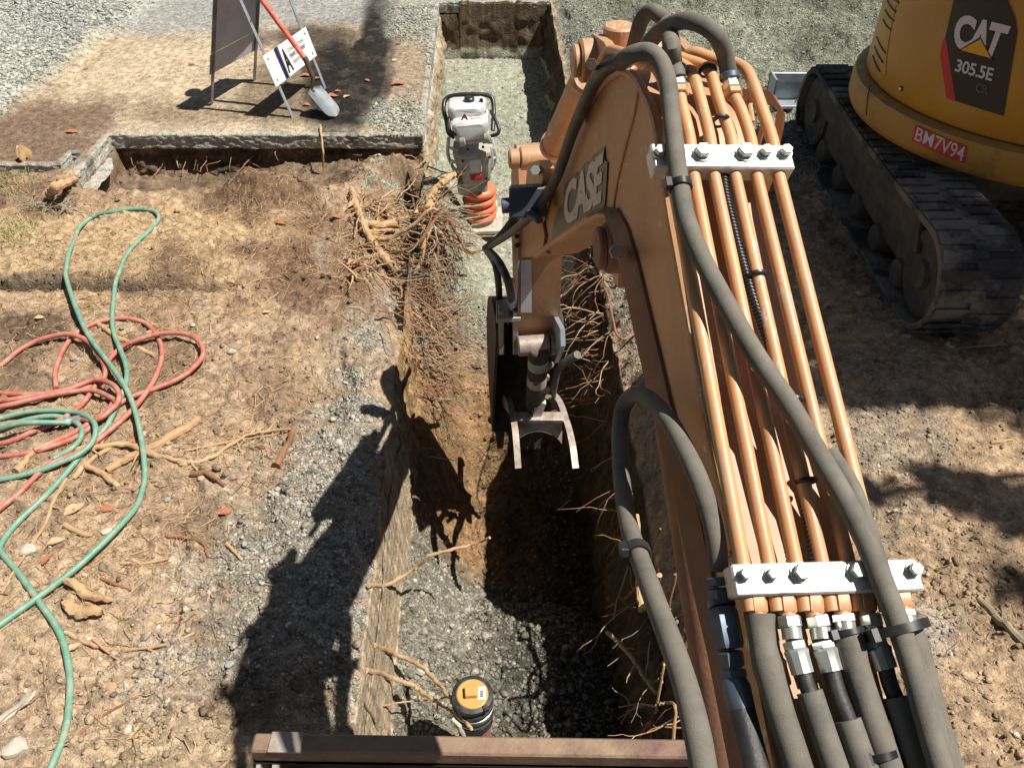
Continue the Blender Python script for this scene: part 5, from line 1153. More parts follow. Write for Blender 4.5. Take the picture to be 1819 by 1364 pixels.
m = M(); tube(m, lay(r3, .0125, bias=.015, lift=[(3, 10, .03)]), .0125, 12); obj('hose', m, MT['red'], rh)
r4 = [(-60, 735), (10, 720), (80, 705), (140, 692), (185, 700), (205, 712)]
m = M(); tube(m, lay(r4, .0125, bias=.02), .0125, 12); obj('hose', m, MT['red'], rh)
r5 = [(60, 800), (110, 780), (170, 745), (225, 708), (280, 690), (325, 672), (355, 650), (364, 630), (350, 608), (315, 598), (270, 602), (225, 615), (195, 640), (180, 670), (150, 715), (110, 745), (60, 765), (0, 790), (-60, 800)]
m = M(); tube(m, lay(r5, .0125, bias=.008, lift=[(4, 12, .03)]), .0125, 12); obj('hose', m, MT['red'], rh)
r6 = [(-60, 815), (0, 810), (70, 800), (130, 780), (165, 755), (190, 730), (208, 705)]
m = M(); tube(m, lay(r6, .0125), .0125, 12); obj('hose', m, MT['red'], rh)
# ---------------------------------------------------------------- roots and sticks
rr_ = random.Random(11)
def wob(P, amp, seed):
    r = random.Random(seed); out = [P[0]]
    for p in P[1:-1]: out.append(p + Vector((r.uniform(-1, 1), r.uniform(-1, 1), r.uniform(-.6, .6))) * amp)
    return out + [P[-1]]
def stick(label, pts, r0, r1, mt='bark', zs=None, name='root', cat='root', top=True, grp=None, lab=True, forks=0, n=9, sd=None):
    """pts in picture pixels lying on the ground (plus heights zs)"""
    sd = sd or int(pts[0][0] * 7 + pts[0][1]); P = [RG(x, y, (zs[i] if zs else 0) + r0 * .7) for i, (x, y) in enumerate(pts)]
    L = sum((P[i + 1] - P[i]).length for i in range(len(P) - 1)); P = catmull(P, max(3, int(L / len(P) / .03) + 2)); P = wob(P, r0 * .35, sd)
    m = M(); r = random.Random(sd + 1); kn = [r.uniform(.82, 1.2) for _ in range(len(P))]
    tube(m, P, None, n, True, rfun=lambda t, i: (r0 + (r1 - r0) * t) * kn[i])
    for q in range(forks):
        i = r.randrange(1, max(2, len(P) - 1)); i = min(i, len(P) - 2); d = (P[i + 1] - P[i - 1]).normalized(); s = Vector((-d.y, d.x, 0)) * r.choice((-1, 1)); l = r.uniform(.05, .16); F_ = [P[i] + (d * .5 + s * .7) * l * t / 4 + Vector((r.uniform(-1, 1), r.uniform(-1, 1), r.uniform(-.3, .6))) * .006 for t in range(5)]
        tube(m, F_, [max(r1, r0 * .45), .0012], 6)
    o = obj(name, m, MT[mt]); tag(o, label, cat, grp); return o
S = stick
S('thick pale stick with cut end lying diagonally under the green hose', [(190, 835), (232, 812), (290, 785), (354, 745)], .017, .021, name='stick', cat='stick')
S('long tan root curving right from below the green hose toward the gravel', [(120, 800), (165, 795), (225, 790), (262, 806), (330, 822), (370, 815), (410, 790), (450, 770), (520, 762)], .014, .005, forks=4)
S('second tan root running beside the thick pale stick', [(130, 850), (160, 818), (210, 788), (240, 792), (300, 815), (350, 822)], .012, .008, forks=2)
S('knobbly tan root stub beside the red hose coils', [(28, 838), (50, 812), (78, 790)], .018, .010, name='root')
S('flat reddish split root pointing up to the right', [(490, 828), (505, 800), (522, 762)], .020, .012, mt='barkred', name='root')
S('thin root with side shoots right of the hose', [(330, 800), (380, 790), (420, 782), (470, 775), (500, 768)], .006, .003, forks=5)
S('short thick cut root with pale ends between the red coils', [(175, 575), (195, 590), (222, 605), (275, 632)], .014, .011)
S('dark crooked root lying below the stick pile', [(340, 842), (365, 840), (385, 852), (398, 862)], .012, .008, mt='barkred')
S('short curved tan root left of the green hose', [(150, 825), (175, 838), (200, 855), (210, 866)], .014, .010)
S('long thin root descending to the left edge from the sticks', [(118, 850), (95, 890), (80, 930), (45, 985), (22, 1020), (2, 1055)], .008, .004, forks=1)
S('small pale stick on the dirt below the hoses', [(115, 932), (140, 945), (165, 950)], .012, .008, name='stick', cat='stick')
S('long thin curved root on pale dirt in the lower left', [(115, 1122), (150, 1140), (190, 1152), (245, 1152), (290, 1145), (345, 1124)], .008, .0045, forks=3)
S('thin straight root crossing the long curved root', [(120, 1110), (165, 1135), (200, 1165), (232, 1185)], .005, .003)
S('dark thin root near the bottom of the dirt bank', [(120, 1325), (150, 1295), (180, 1272), (215, 1252), (243, 1238)], .006, .003, mt='barkred')
S('forked orange root between hose and gravel', [(294, 950), (325, 955), (360, 965), (370, 990)], .009, .005, forks=1, mt='barkred')
S('short tan root at the gravel edge', [(402, 965), (415, 978), (430, 995)], .008, .005)
S('thin dry stem between the hose and the gravel', [(180, 988), (230, 985), (265, 975)], .004, .003, forks=2)
S('flat pale stick right of the hose crossing', [(215, 1000), (260, 1000), (300, 992)], .007, .004, name='stick', cat='stick')
S('dark root piece beside the chunk of wood', [(180, 1027), (205, 1038), (232, 1048)], .006, .004, mt='barkred')
S('thin straight stem leaning on the soil hole edge', [(571, 235), (573, 262), (575, 303)], .008, .006, zs=[.02, .2, .02])
S('thin crooked root on the dry yard', [(420, 520), (450, 500), (500, 490)], .004, .003, forks=2)
S('pale root lying on dark soil above the gravel', [(495, 520), (440, 560)], .005, .003, forks=1)
S('short twig near the pale chalk patch', [(470, 710), (455, 722), (450, 730)], .005, .003)
S('upright twig bent over the dirt', [(553, 648), (557, 665), (556, 690)], .004, .003, mt='barkgrey')
S('long orange root reaching out over the trench shadow', [(655, 1040), (690, 1035), (720, 1020), (745, 1003), (765, 985), (800, 965), (840, 955), (870, 946)], .009, .006, zs=[.02, .12, .3, .4, .5, .55, .6, .65])
S('long smooth root lying against the clean-out pipe', [(665, 1145), (700, 1160), (745, 1180), (775, 1210), (800, 1240), (820, 1270), (838, 1296)], .011, .006, zs=[.02, .1, .2, .35, .45, .45, .4])
S('forked orange root reaching from the bank to the clean-out pipe', [(650, 1190), (690, 1202), (735, 1218), (760, 1235), (790, 1255), (820, 1282)], .012, .004, zs=[.0, .1, .2, .3, .35, .35], forks=4)
S('thin root branching under the forked orange root', [(680, 1250), (720, 1246), (770, 1242)], .004, .003, zs=[.02, .15, .25])
S('bleached root end standing beside the clean-out pipe', [(803, 1275), (815, 1288), (824, 1306)], .009, .009, mt='stone', zs=[.45, .42, .35])
S('dark root hanging in the bottom left of the trench', [(632, 1230), (645, 1250), (660, 1275), (668, 1284)], .007, .004, mt='barkgrey', forks=2)
S('pale branching root over the dark right side of the trench', [(1078, 1122), (1100, 1142), (1118, 1160), (1140, 1195), (1150, 1212), (1166, 1224)], .009, .006, zs=[.55, .6, .65, .65, .65, .65], forks=3)
S('thin upright root forking over the trench near the hose', [(1168, 1248), (1172, 1215), (1180, 1180), (1190, 1155)], .005, .004, zs=[.6, .65, .7, .7], forks=4)
S('fine white root spreading left over dark soil', [(1168, 1250), (1140, 1250), (1100, 1255)], .004, .002, zs=[.6, .6, .55], forks=5)
S('tan root running down to the blade on the right', [(1170, 1250), (1195, 1268), (1210, 1285), (1222, 1298)], .006, .005, zs=[.6, .6, .6, .6], forks=2)
S('short root stub above the blade on the right', [(1158, 1284), (1148, 1292), (1138, 1308)], .009, .007, zs=[.55, .52, .5], mt='barkred')
S('horizontal pinkish root behind the hose loop', [(1078, 1061), (1110, 1062), (1150, 1055), (1190, 1048), (1200, 1020)], .008, .006, zs=[.5, .55, .6, .6, .6], mt='barkred')
S('thin root hanging beside the hose clamp', [(1118, 1000), (1105, 1040), (1095, 1070), (1090, 1100)], .004, .003, zs=[.6, .55, .5, .45], forks=3)
S('stout broken root behind the hose loop', [(1132, 900), (1160, 912), (1172, 925), (1190, 925)], .013, .011, zs=[.75, .8, .8, .85])
S('thin root above the stout broken root', [(1122, 884), (1150, 886), (1182, 892)], .006, .004, zs=[.7, .7, .75], mt='barkred')
S('long thin root reaching left from the right bank', [(1185, 562), (1150, 575), (1100, 600), (1060, 618), (1020, 640), (1000, 655)], .007, .004, zs=[.03, .02, .1, .2, .3, .35], mt='barkred', forks=3)
S('second thin root above the coupling hose', [(1130, 500), (1080, 498), (1040, 505), (1005, 522), (985, 530)], .009, .006, zs=[.02, .05, .1, .2, .25], forks=1)
S('third root parallel below it on the right bank', [(1080, 512), (1040, 520), (1000, 528), (985, 535)], .011, .008, zs=[.03, .08, .15, .2], mt='barkgrey')
S('pale curved twig lying on the dirt at the right edge', [(1760, 786), (1790, 782), (1830, 778)], .007, .005, name='stick', cat='stick')
S('dark grey stick half buried on the right bank', [(1735, 1060), (1765, 1090), (1795, 1120), (1830, 1150)], .013, .016, mt='barkgrey', name='stick', cat='stick')
S('thin root lying in the shade beside the muddy track', [(1560, 700), (1620, 650), (1700, 620), (1790, 612)], .006, .004, mt='barkgrey', forks=2)
# fine tangles: nobody could count them
def tangle(name, n, gen, mt, r=(.0018, .005), seed=1):
    rd = random.Random(seed); m = M()
    for _ in range(n):
        p, d, L = gen(rd); k = max(4, int(L / .035)); P = [p]; dd = d.normalized()
        for i in range(k):
            dd = (dd + Vector((rd.gauss(0, .22), rd.gauss(0, .22), rd.gauss(0, .18) - .05))).normalized(); P.append(P[-1] + dd * (L / k))
        a = rd.uniform(*r); tube(m, P, [a, a * .8, .0008], 5)
        if rd.random() < .4:
            i = rd.randrange(1, len(P)); q = [P[i]]; e_ = (dd + Vector((rd.gauss(0, .8), rd.gauss(0, .8), rd.gauss(0, .5)))).normalized()
            for j in range(4): q.append(q[-1] + e_ * L * .08 + Vector((rd.gauss(0, .006),) * 3))
            tube(m, q, [a * .6, .0007], 4)
    o = obj(name, m, MT[mt], fix=False); tag(o, kind='stuff'); return o
# split log piece and wood chunks
def chunk(label, px, py, L, w, h, ang, mt='woodraw', name='wood_chunk', cat='wood chunk', lift=0.0, sd=1):
    c = RG(px, py, lift); r = random.Random(sd); m = M(); n = 12; k = 9; vs = []; ca, sa = math.cos(ang), math.sin(ang)
    rid = [1 + r.uniform(-.4, .35) for _ in range(k)]; ex_ = [r.uniform(0, .35) for _ in range(k)]
    for i in range(n + 1):
        t = i / n * 2 - 1; e = (1 - abs(t) ** 4) * .6 + .35
        for j in range(k):
            a = 2 * math.pi * j / k; rr = rid[j] * (1 + r.uniform(-.22, .2)); x = t * L / 2 * (1 + ex_[j] * (abs(t) > .7)); y = math.cos(a) * w / 2 * e * rr + .25 * w * math.sin(t * 2.2 + sd); z = math.sin(a) * h / 2 * e * rr + h * .5 + .2 * h * math.sin(t * 3 + sd)
            vs.append((c.x + x * ca - y * sa, c.y + x * sa + y * ca, c.z + z))
    m.add(vs, [(i * k + j, i * k + (j + 1) % k, (i + 1) * k + (j + 1) % k, (i + 1) * k + j) for i in range(n) for j in range(k)], 0, False); m.add(vs[:k], [tuple(range(k))], 0, False); m.add(vs[-k:], [tuple(range(k))], 0, False)
    return tag(obj(name, m, MT[mt]), label, cat)
chunk('upper splintered pale wood chunk on dirt below the green hose', 155, 1052, .19, .045, .03, -.35, 'woodraw', lift=.015, sd=4)
chunk('lower darker splintered wood chunk on dirt below the green hose', 148, 1085, .15, .045, .03, -.3, 'bark', lift=.01, sd=5)
S('stout tan root stub standing near the kerb end at the upper left', [(88, 350), (92, 338), (104, 330), (132, 318)], .030, .024, mt='woodraw', zs=[.02, .08, .12, .10])
S('hairy grey root lying behind the tan root chunk', [(55, 365), (85, 362), (110, 366), (128, 380)], .018, .010, mt='barkgrey', forks=6)
def gen_clump(rd):
    p = RG(rd.gauss(90, 22), rd.gauss(362, 8), .02); return p, Vector((rd.gauss(0, 1), rd.gauss(0, .6), rd.uniform(-.1, .3))), rd.uniform(.05, .18)
tangle('root_tangle', 60, gen_clump, 'barkgrey', (.001, .004), 14)
chunk('pointed orange wood splinter on the pavement corner', 47, 284, .10, .05, .10, 1.3, 'woodraw', sd=8)
chunk('pale dried bark strip at the lower left edge', 20, 1270, .16, .035, .02, 1.2, 'stone', sd=9)
# the big root bundle at the left edge of the pit
bundle = [('long pale split root across the pit edge beneath the rammer', [(640, 400), (690, 398), (725, 385), (760, 370), (768, 358)], .030, .036, 'woodraw', [.03, .05, .05, .05, .06]),
          ('broken orange root end reaching toward the rammer', [(760, 358), (775, 335), (790, 322), (806, 310)], .030, .024, 'woodraw', [.05, .12, .2, .26]),
          ('thick dark root arching down into the trench edge', [(625, 335), (635, 370), (645, 400), (668, 440), (690, 465), (706, 478)], .022, .034, 'bark', [.03, .03, .04, .06, .06, .03]),
          ('pale root below the long split root', [(655, 412), (690, 408), (730, 415), (765, 425)], .020, .012, 'bark', [.03, .04, .06, .1]),
          ('splayed tan root pointing right over the gravel', [(640, 405), (680, 425), (730, 425), (780, 440), (812, 455)], .020, .010, 'woodraw', [.02, .05, .12, .18, .2]),
          ('reddish straight root reaching over the pit', [(690, 452), (740, 452), (790, 446), (830, 445), (858, 444)], .013, .009, 'barkred', [.05, .15, .25, .32, .35]),
          ('orange split root slanting down over the roots', [(706, 478), (740, 482), (770, 488), (802, 492)], .024, .014, 'woodraw', [.02, .08, .15, .2]),
          ('grey bark covered root on the gravel spill', [(745, 390), (775, 405), (805, 430), (828, 445)], .020, .012, 'barkgrey', [.03, .04, .06, .1]),
          ('thin orange root forking from the grey root', [(785, 408), (805, 425), (822, 442), (830, 450)], .009, .006, 'woodraw', [.06, .08, .1, .1]),
          ('mud covered root in front of the orange bellows', [(798, 372), (825, 368), (855, 365)], .012, .008, 'barkgrey', [.3, .4, .45]),
          ('second mud covered root below the bellows', [(798, 380), (830, 388), (872, 382)], .011, .006, 'barkgrey', [.2, .3, .35]),
          ('third muddy root across the rammer base', [(800, 402), (830, 402), (872, 392)], .009, .005, 'barkgrey', [.15, .25, .3]),
          ('thin pale root across the rammer shoe', [(790, 408), (830, 418), (860, 420), (885, 418)], .005, .004, 'bark', [.1, .2, .2, .2]),
          ('curled pale root on the soil left of the bundle', [(690, 385), (685, 370), (692, 360)], .010, .006, 'bark', [.02, .04, .05]),
          ('forked reddish root on dark soil left of the bundle', [(606, 510), (618, 490), (640, 476), (675, 474)], .009, .007, 'barkred', [.01, .02, .03, .04]),
          ('pale thin root above the forked reddish root', [(612, 458), (640, 468), (660, 476)], .008, .006, 'bark', [.01, .02, .03]),
          ('single tan root hanging over the gravel edge', [(722, 510), (730, 530), (738, 550), (745, 562)], .009, .005, 'bark', [.08, .12, .2, .3])]
for (lb, pts, a, b2, mt_, zs) in bundle: S(lb, pts, a * .8, b2 * .8, mt=mt_, zs=zs, forks=3, n=10)
def gen_left(rd):
    y = rd.gauss(4.4, .34); x = UL - .027 * y + rd.uniform(-.12, .14); z = HG(x, y) + rd.uniform(.0, .12)
    return Vector((x, y, z)), Vector((rd.uniform(.5, 1), rd.uniform(-.7, .5), rd.uniform(-.6, .35))), rd.uniform(.12, .48)
for mt_, n, sd in (('barkred', 230, 3), ('bark', 90, 4), ('barkgrey', 200, 5)): tangle('root_tangle', n, gen_left, mt_, (.0016, .0058), seed=sd)
def gen_top(rd):
    p = RG(rd.uniform(615, 760), rd.uniform(340, 500), .02); return p, Vector((rd.uniform(-.2, 1), rd.uniform(-.8, .4), rd.uniform(-.15, .3))), rd.uniform(.08, .35)
tangle('root_tangle', 170, gen_top, 'bark', (.002, .006), 6); tangle('root_tangle', 50, gen_top, 'woodraw', (.003, .009), 8)
def gen_right(rd):
    y = rd.choice((rd.uniform(3.3, 4.7), rd.uniform(3.3, 4.7), rd.uniform(3.5, 4.7), rd.uniform(1.4, 3.4))); x = UR - .027 * y - rd.uniform(-.02, .06); z = rd.uniform(-.5, -.03)
    return Vector((x, y, z)), Vector((-rd.uniform(.4, 1), rd.uniform(-.7, .3), rd.uniform(-.5, .3))), rd.uniform(.08, .4)
tangle('root_tangle', 60, gen_right, 'barkred', (.0012, .004), 9); tangle('root_tangle', 30, gen_right, 'barkgrey', (.0015, .005), 19); tangle('root_tangle', 35, gen_right, 'bark', (.0015, .004), 10)
def gen_hole(rd):
    y = YS + .05; x = rd.uniform(-2.9, -.8); z = rd.uniform(-.3, -.12); return Vector((x, y, z)), Vector((rd.uniform(-.5, .5), -1, rd.uniform(-.8, .1))), rd.uniform(.05, .22)
tangle('root_tangle', 45, gen_hole, 'bark', (.001, .003), 12)
# straw, root hairs and twigs strewn over the yard
rd = random.Random(21)
def litter(name, n, boxes, mt, L=(.02, .09), r=(.0008, .0022), seed=2):
    rd = random.Random(seed); m = M(); pxs = []
    for _ in range(n):
        b = rd.choice(boxes); pxs.append((rd.gauss((b[0] + b[2]) / 2, (b[2] - b[0]) / 3.2), rd.gauss((b[1] + b[3]) / 2, (b[3] - b[1]) / 3.2)))
    Pw = [RZ(x, y, 0) for x, y in pxs if 255 < y < 1500]; X = np.array([p.x for p in Pw]); Y = np.array([p.y for p in Pw]); k = ~((X < -2.9) & (Y > 5.1)) & (Y < 5.8) & ((X + .027 * Y < UL - .02) | (X + .027 * Y > UR + .03)); X, Y = X[k], Y[k]
    A = np.array([rd.uniform(0, 6.28) for _ in X]); LL = np.array([rd.uniform(*L) for _ in X]); bend = np.array([rd.gauss(0, .35) for _ in X]); Z0 = hground(X + .027 * Y, Y)
    X1 = X + np.cos(A) * LL; Y1 = Y + np.sin(A) * LL; Z1 = hground(X1 + .027 * Y1, Y1); XM = (X + X1) / 2 - np.sin(A) * LL * bend * .5; YM = (Y + Y1) / 2 + np.cos(A) * LL * bend * .5
    for i in range(len(X)):
        a = rd.uniform(*r); up = LL[i] * rd.uniform(.0, .12)
        tube(m, [Vector((X[i], Y[i], Z0[i] + a)), Vector((XM[i], YM[i], (Z0[i] + Z1[i]) / 2 + a + up)), Vector((X1[i], Y1[i], Z1[i] + a))], [a, a * .5], 3, cap=False)
    o = obj(name, m, MT[mt], fix=False); tag(o, kind='stuff')
litter('dry_straw', 5200, [(0, 300, 640, 520), (0, 420, 480, 640), (380, 300, 700, 480)], 'bark', seed=3)
litter('dry_straw', 2600, [(0, 640, 560, 860), (0, 800, 420, 1100)], 'bark', L=(.02, .08), seed=5)
litter('twigs', 420, [(0, 480, 560, 1000), (360, 720, 560, 860), (560, 300, 720, 560), (0, 900, 420, 1364)], 'bark', L=(.04, .15), r=(.0012, .003), seed=6)
litter('twigs', 350, [(1480, 620, 1819, 1364), (1100, 480, 1500, 700)], 'barkgrey', L=(.03, .14), r=(.001, .0028), seed=7)
# grass tufts at the left edge
m = M(); rd = random.Random(31)
for (x, y, nn_, s) in [(22, 405, 150, .17), (12, 332, 130, .16), (50, 420, 60, .12), (5, 425, 80, .12), (30, 318, 50, .1)]:
    c = RG(x, y)
    for _ in range(nn_):
        p = c + Vector((rd.gauss(0, s * .6), rd.gauss(0, s * .6), -.01)); a = rd.uniform(0, 6.28); h = rd.uniform(.02, .07); d = Vector((math.cos(a), math.sin(a), 0)); w = Vector((-d.y, d.x, 0)) * .0022
        q = p + d * h * .4 + Vector((0, 0, h * .7)); e_ = p + d * h * 1.1 + Vector((0, 0, h * .85)); m.add([p - w, p + w, q + w * .8, q - w * .8, e_], [(0, 1, 2, 3), (3, 2, 4)], 0, False)
MT['grass'] = mat('grass_blades', (.16, .20, .07), .7, 0, (.36, .32, .13), 9, lo=.4, hi=.6)
tag(obj('grass', m, MT['grass'], fix=False), kind='stuff')
# fallen leaves
def leaf(label, px, py, s, mt='leaf', ang=0.0, sd=1, grp='fallen dry leaves'):
    s = s * .85
    c = RG(px, py, .006); r = random.Random(sd); m = M(); n = 9; vs = []; ca, sa = math.cos(ang), math.sin(ang); curl = r.uniform(.12, .4)
    for i in range(n + 1):
        t = i / n; hw = .30 * math.sin(math.pi * min(1, t * .93 + .04)) ** .8 * (1 + r.uniform(-.18, .18)) * s
        for j in (-1, -.5, 0, .5, 1):
            x = (t - .5) * s; y = j * hw; z = curl * (abs(j) ** 2) * hw + .05 * s * math.sin(t * 5) + r.uniform(0, .03) * s; vs.append(c + Vector((x * ca - y * sa, x * sa + y * ca, z + .003)))
    m.add(vs, [(i * 5 + j, i * 5 + j + 1, i * 5 + j + 6, i * 5 + j + 5) for i in range(n) for j in range(4)], 0, True)
    return tag(obj('fallen_leaf', m, MT[mt], fix=False), label, 'leaf', grp)
lv = [('large orange leaf lying flat at the edge of the gravel bank', 400, 910, .075, 'leaf', .2), ('orange leaf beside the green hose on pale dirt', 82, 995, .055, 'leaf', 1.4), ('reddish leaf on the dry yard right of the green loop', 500, 397, .085, 'leaf', -.1), ('reddish leaf at the left end of the root bundle', 597, 386, .08, 'leaf', -.2),
      ('small orange leaf on dark soil near the chalk patch', 473, 555, .045, 'leaftan', .3), ('large tan leaf beside the lower sticks', 132, 905, .10, 'leaftan', .9), ('tan leaf left of the flat pale stick', 100, 962, .075, 'leaftan', .5), ('round tan leaf above the long curved root', 132, 1150, .055, 'leaftan', .8),
      ('orange leaf under the green hose near the sticks', 238, 785, .06, 'leaf', .9), ('pale orange leaf on dirt beside the orange coil', 190, 905, .07, 'leaf', .1), ('orange leaf above the dark soil patch on the left', 70, 565, .06, 'leaftan', .2), ('yellow leaf on straw at the far left', 104, 426, .06, 'leaftan', .3),
      ('orange leaf on the pavement left of the rear leg', 340, 115, .06, 'leaf', .1), ('orange leaf on brown pavement in the upper left', 128, 235, .11, 'leaf', .1), ('orange leaf under the white board', 543, 135, .10, 'leaf', .3), ('orange leaf right of the shovel socket', 563, 140, .09, 'leaf', .9),
      ('long orange leaf right of the shovel blade', 590, 172, .12, 'leaf', .3), ('orange leaf on dark wet pavement', 600, 163, .06, 'leaf', .1), ('tan leaf standing on dark wet pavement', 616, 172, .08, 'leaftan', 1.0), ('orange leaf on black pavement farther right', 652, 144, .06, 'leaf', -.4),
      ('long orange leaf near the edge of the wet patch', 707, 150, .13, 'leaf', .3), ('small orange leaf beside the pit gravel', 708, 78, .06, 'leaf', .2), ('small orange leaf on the far left gravel pile', 153, 122, .05, 'leaf', .5), ('tan leaf below the white board', 510, 150, .08, 'leaftan', .2), ('orange leaf inside the barricade shadow', 545, 187, .08, 'leaf', -.3)]
for i, (lb, x, y, s, mt_, a) in enumerate(lv): leaf(lb, x, y, s, mt_, a, i + 3)
# single larger stones
def stone(label, px, py, s, mt='stone', sd=1, grp='loose stones'):
    import bmesh; s = s * .7
    c = RG(px, py, 0); bm = bmesh.new(); bmesh.ops.create_icosphere(bm, subdivisions=2, radius=1); r = random.Random(sd); sc = (s, s * r.uniform(.6, .9), s * r.uniform(.45, .65)); off = {}
    for v in bm.verts:
        q = v.co.copy(); f = 1 + .28 * (math.sin(q.x * 3 + sd) * math.cos(q.y * 2.6 + sd * 2) + .4 * math.sin(q.z * 6 + sd)) * .6 + r.uniform(-.05, .05); v.co = Vector((q.x * sc[0] * f, q.y * sc[1] * f, q.z * sc[2] * f))
    m = M(); a = r.uniform(0, 6.28); R = Matrix.Rotation(a, 3, 'Z'); m.add([R @ v.co + c + Vector((0, 0, s * .2)) for v in bm.verts], [tuple(v.index for v in f.verts) for f in bm.faces], 0, False); bm.free()
    return tag(obj('stone', m, MT[mt]), label, 'stone', grp)
sv = [('white stone on the dirt right of the red coils', 343, 578, .020, 'stone'), ('pale flat stone beside the twig on the dirt', 412, 626, .035, 'stone'), ('white pebble right of the stick with cut end', 431, 712, .016, 'stone'), ('grey stone on the gravel bank near the trench', 507, 852, .022, 'stonegrey'),
      ('oblong grey stone low on the gravel bank', 408, 1181, .024, 'stonegrey'), ('pale stone above the long curved root', 282, 1113, .020, 'stone'), ('flat pale stone below the splintered chunks', 178, 1170, .014, 'stone'), ('grey stones beside the sticks at the hose', 298, 888, .026, 'stonegrey'), ('pale stone under the green hose bend', 190, 945, .034, 'stone'),
      ('pale stone on dirt by the lower hose curve', 228, 1297, .028, 'stone'), ('brown clod below the thin root at the bottom', 200, 1220, .030, 'bark'), ('grey stone on sunlit dirt right of the pipes', 1681, 880, .018, 'stonegrey'), ('pale stone between the shade patches on the right', 1560, 828, .016, 'stone'), ('small pale stone near the right pipe', 1575, 785, .010, 'stone'),
      ('white pebble on the right bank in the sun', 1704, 797, .008, 'stone'), ('round grey stone in the shade patch on the right', 1674, 842, .018, 'stonegrey'), ('dark clod at the far left of the kerb crack', 290, 412, .022, 'stonegrey'), ('second dark clod near the kerb crack', 308, 393, .022, 'stonegrey'), ('white stone on wet pavement beside the pit', 700, 108, .03, 'stone'), ('pale stone at the end of the shovel shadow', 668, 186, .03, 'stone'),
      ('large pale clod below the red hose end', 50, 978, .05, 'stone'), ('pale clod at the lower left edge', 30, 1330, .06, 'stone')]
for i, (lb, x, y, s, mt_) in enumerate(sv): stone(lb, x, y, s, mt_, i + 2)
# ---------------------------------------------------------------- tree outside the picture on the right: its crown shades the bank
def tree(base, clumps, label):
    t = thing('tree', base, label, 'tree'); b0 = Vector(base); m = M(); rd = random.Random(5)
    topc = sum((Vector(c[0]) for c in clumps), Vector()) / len(clumps); mid_ = Vector((b0.x, b0.y, 3.2))
    tube(m, catmull([b0, b0 + Vector((.05, .05, 1.5)), mid_, mid_ + (topc - mid_) * .3], 5), [.24, .18, .15, .10], 14)
    for c, s, n in clumps:
        c = Vector(c); tube(m, catmull([mid_, mid_.lerp(c, .5) + Vector((0, 0, .35)), c], 5), [.09, .05, .02], 8)
    obj('trunk', m, MT['treebark'], t); m = M()
    for c, s, n in clumps:
        for _ in range(n):
            while True:
                q = Vector((rd.uniform(-1, 1), rd.uniform(-1, 1), rd.uniform(-1, 1)))
                if q.length < 1 and (q.length < .75 or rd.random() < .5): break
            p = Vector(c) + Vector((q.x * s[0], q.y * s[1], q.z * s[2])); u = Vector((rd.gauss(0, 1), rd.gauss(0, 1), rd.gauss(0, .5))).normalized(); v = u.cross(Vector((rd.gauss(0, 1), rd.gauss(0, 1), rd.gauss(0, 1)))).normalized(); L = rd.uniform(.05, .10)
            m.add([p, p + u * L * .5 + v * L * .28, p + u * L, p + u * L * .5 - v * L * .28], [(0, 1, 2, 3)], 0, False)
    obj('crown', m, MT['treeleaf'], t, fix=False)
def shade(px, py, z): g = RZ(px, py); return (g.x + SUNV.x / SUNV.z * z, g.y + SUNV.y / SUNV.z * z, z)
cl = [(shade(1700, 650, 5.6), (.75, .30, .35), 2600), (shade(1560, 640, 5.2), (.45, .28, .3), 1300), (shade(1900, 690, 5.8), (.6, .4, .4), 1600), (shade(1740, 880, 5.0), (.22, .10, .12), 420), (shade(1680, 845, 5.0), (.16, .07, .1), 220), (shade(1560, 870, 4.8), (.10, .04, .08), 70), (shade(1850, 915, 5.2), (.25, .12, .15), 400), (shade(1810, 1040, 5.0), (.10, .05, .08), 80), (shade(1520, 560, 5.4), (.5, .35, .3), 1500), (shade(1480, 460, 5.5), (.35, .4, .3), 1000), (shade(1440, 510, 5.3), (.3, .3, .3), 900), (shade(1430, 420, 5.5), (.3, .4, .3), 900), (shade(1560, 690, 5.3), (.4, .14, .25), 900), (shade(1620, 600, 5.7), (.5, .3, .3), 1500), (shade(1740, 560, 5.6), (.5, .3, .3), 1200), (shade(1600, 540, 6.0), (.5, .3, .3), 700), (shade(1800, 420, 6.2), (.8, .5, .4), 1600)]
tree((7.4, 2.2, 0), cl, 'leafy tree standing beyond the right bank, shading the dirt')

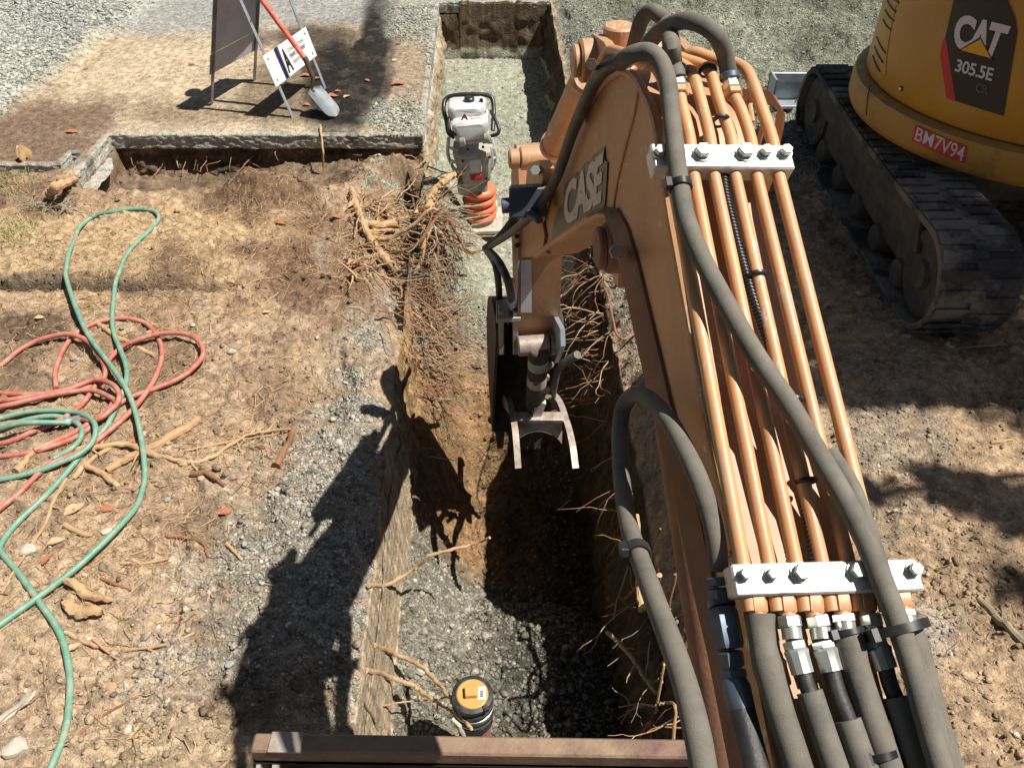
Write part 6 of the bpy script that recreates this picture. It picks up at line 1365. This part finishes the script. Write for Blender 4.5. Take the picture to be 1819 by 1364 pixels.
# ---------------------------------------------------------------- unseen trees added round the site to block the sky and deepen the shadows
def sky_block_tree(x, y, h, r, label, sd, dx=0, dy=0):
    t = thing('tree', (x, y, 0), label, 'tree', 'unseen trees added to block the sky'); rd = random.Random(sd); m = M()
    tube(m, catmull([Vector((x, y, 0)), Vector((x + .1, y, h * .25)), Vector((x - .1, y + .1, h * .55)), Vector((x, y, h * .8))], 4), [.3, .2, .12, .05], 12)
    for k in range(6):
        a = k * 1.05; z = h * (.35 + .06 * k); tube(m, [Vector((x, y, z)), Vector((x + math.cos(a) * r * .7, y + math.sin(a) * r * .7, z + h * .2))], [.1, .02], 7)
    obj('trunk', m, MT['treebark'], t); m = M()
    for _ in range(3600):
        while True:
            q = Vector((rd.uniform(-1, 1), rd.uniform(-1, 1), rd.uniform(-1, 1)))
            if q.length < 1: break
        p = Vector((x + dx + q.x * r, y + dy + q.y * r, h * .66 + q.z * h * .34)); u = Vector((rd.gauss(0, 1), rd.gauss(0, 1), rd.gauss(0, .6))).normalized(); v = u.cross(Vector((rd.gauss(0, 1), rd.gauss(0, 1), rd.gauss(0, 1)))).normalized(); L = rd.uniform(.25, .55)
        m.add([p, p + u * L * .5 + v * L * .3, p + u * L, p + u * L * .5 - v * L * .3], [(0, 1, 2, 3)], 0, False)
    obj('crown', m, MT['treeleaf'], t, fix=False)
for i, (x, y, h, r, dx, dy, lb) in enumerate([(-8, .5, 14, 4.2, 2.2, 0, 'large unseen tree added left of the dirt yard, leaning over it to block the sky'), (-8.5, 5, 14, 3.8, 1.8, -.5, 'large unseen tree added left of the coiled hoses to block the sky'), (-10.5, 10, 13, 4, 0, 0, 'large unseen tree added left of the gravel pile to block the sky'), (-7, -6, 13, 4, 1.5, 0, 'large unseen tree added behind the left side of the yard to block the sky'), (-.5, -7.5, 14, 4.2, 0, 1.6, 'tall unseen tree added straight behind the excavator to block the sky'),
        (-4.5, 16, 12, 4, 0, 0, 'unseen tree added beyond the barricade across the paved strip to block the sky'), (2.5, 16, 14, 4.4, 0, -1, 'unseen tree added beyond the end of the pit to block the sky'), (9, 15, 12, 4, 0, 0, 'unseen tree added beyond the yellow excavator to block the sky'), (14, -3, 11, 4, 0, 0, 'unseen tree added far right behind the dirt bank to block the sky'), (14, 6, 11, 4, 0, 0, 'unseen tree added far to the right of the yellow excavator to block the sky'), (6.5, -7.5, 14, 4.2, 0, 1.4, 'unseen tree added behind the excavator on the right to block the sky')]): sky_block_tree(x, y, h, r, lb, 50 + i, dx, dy)
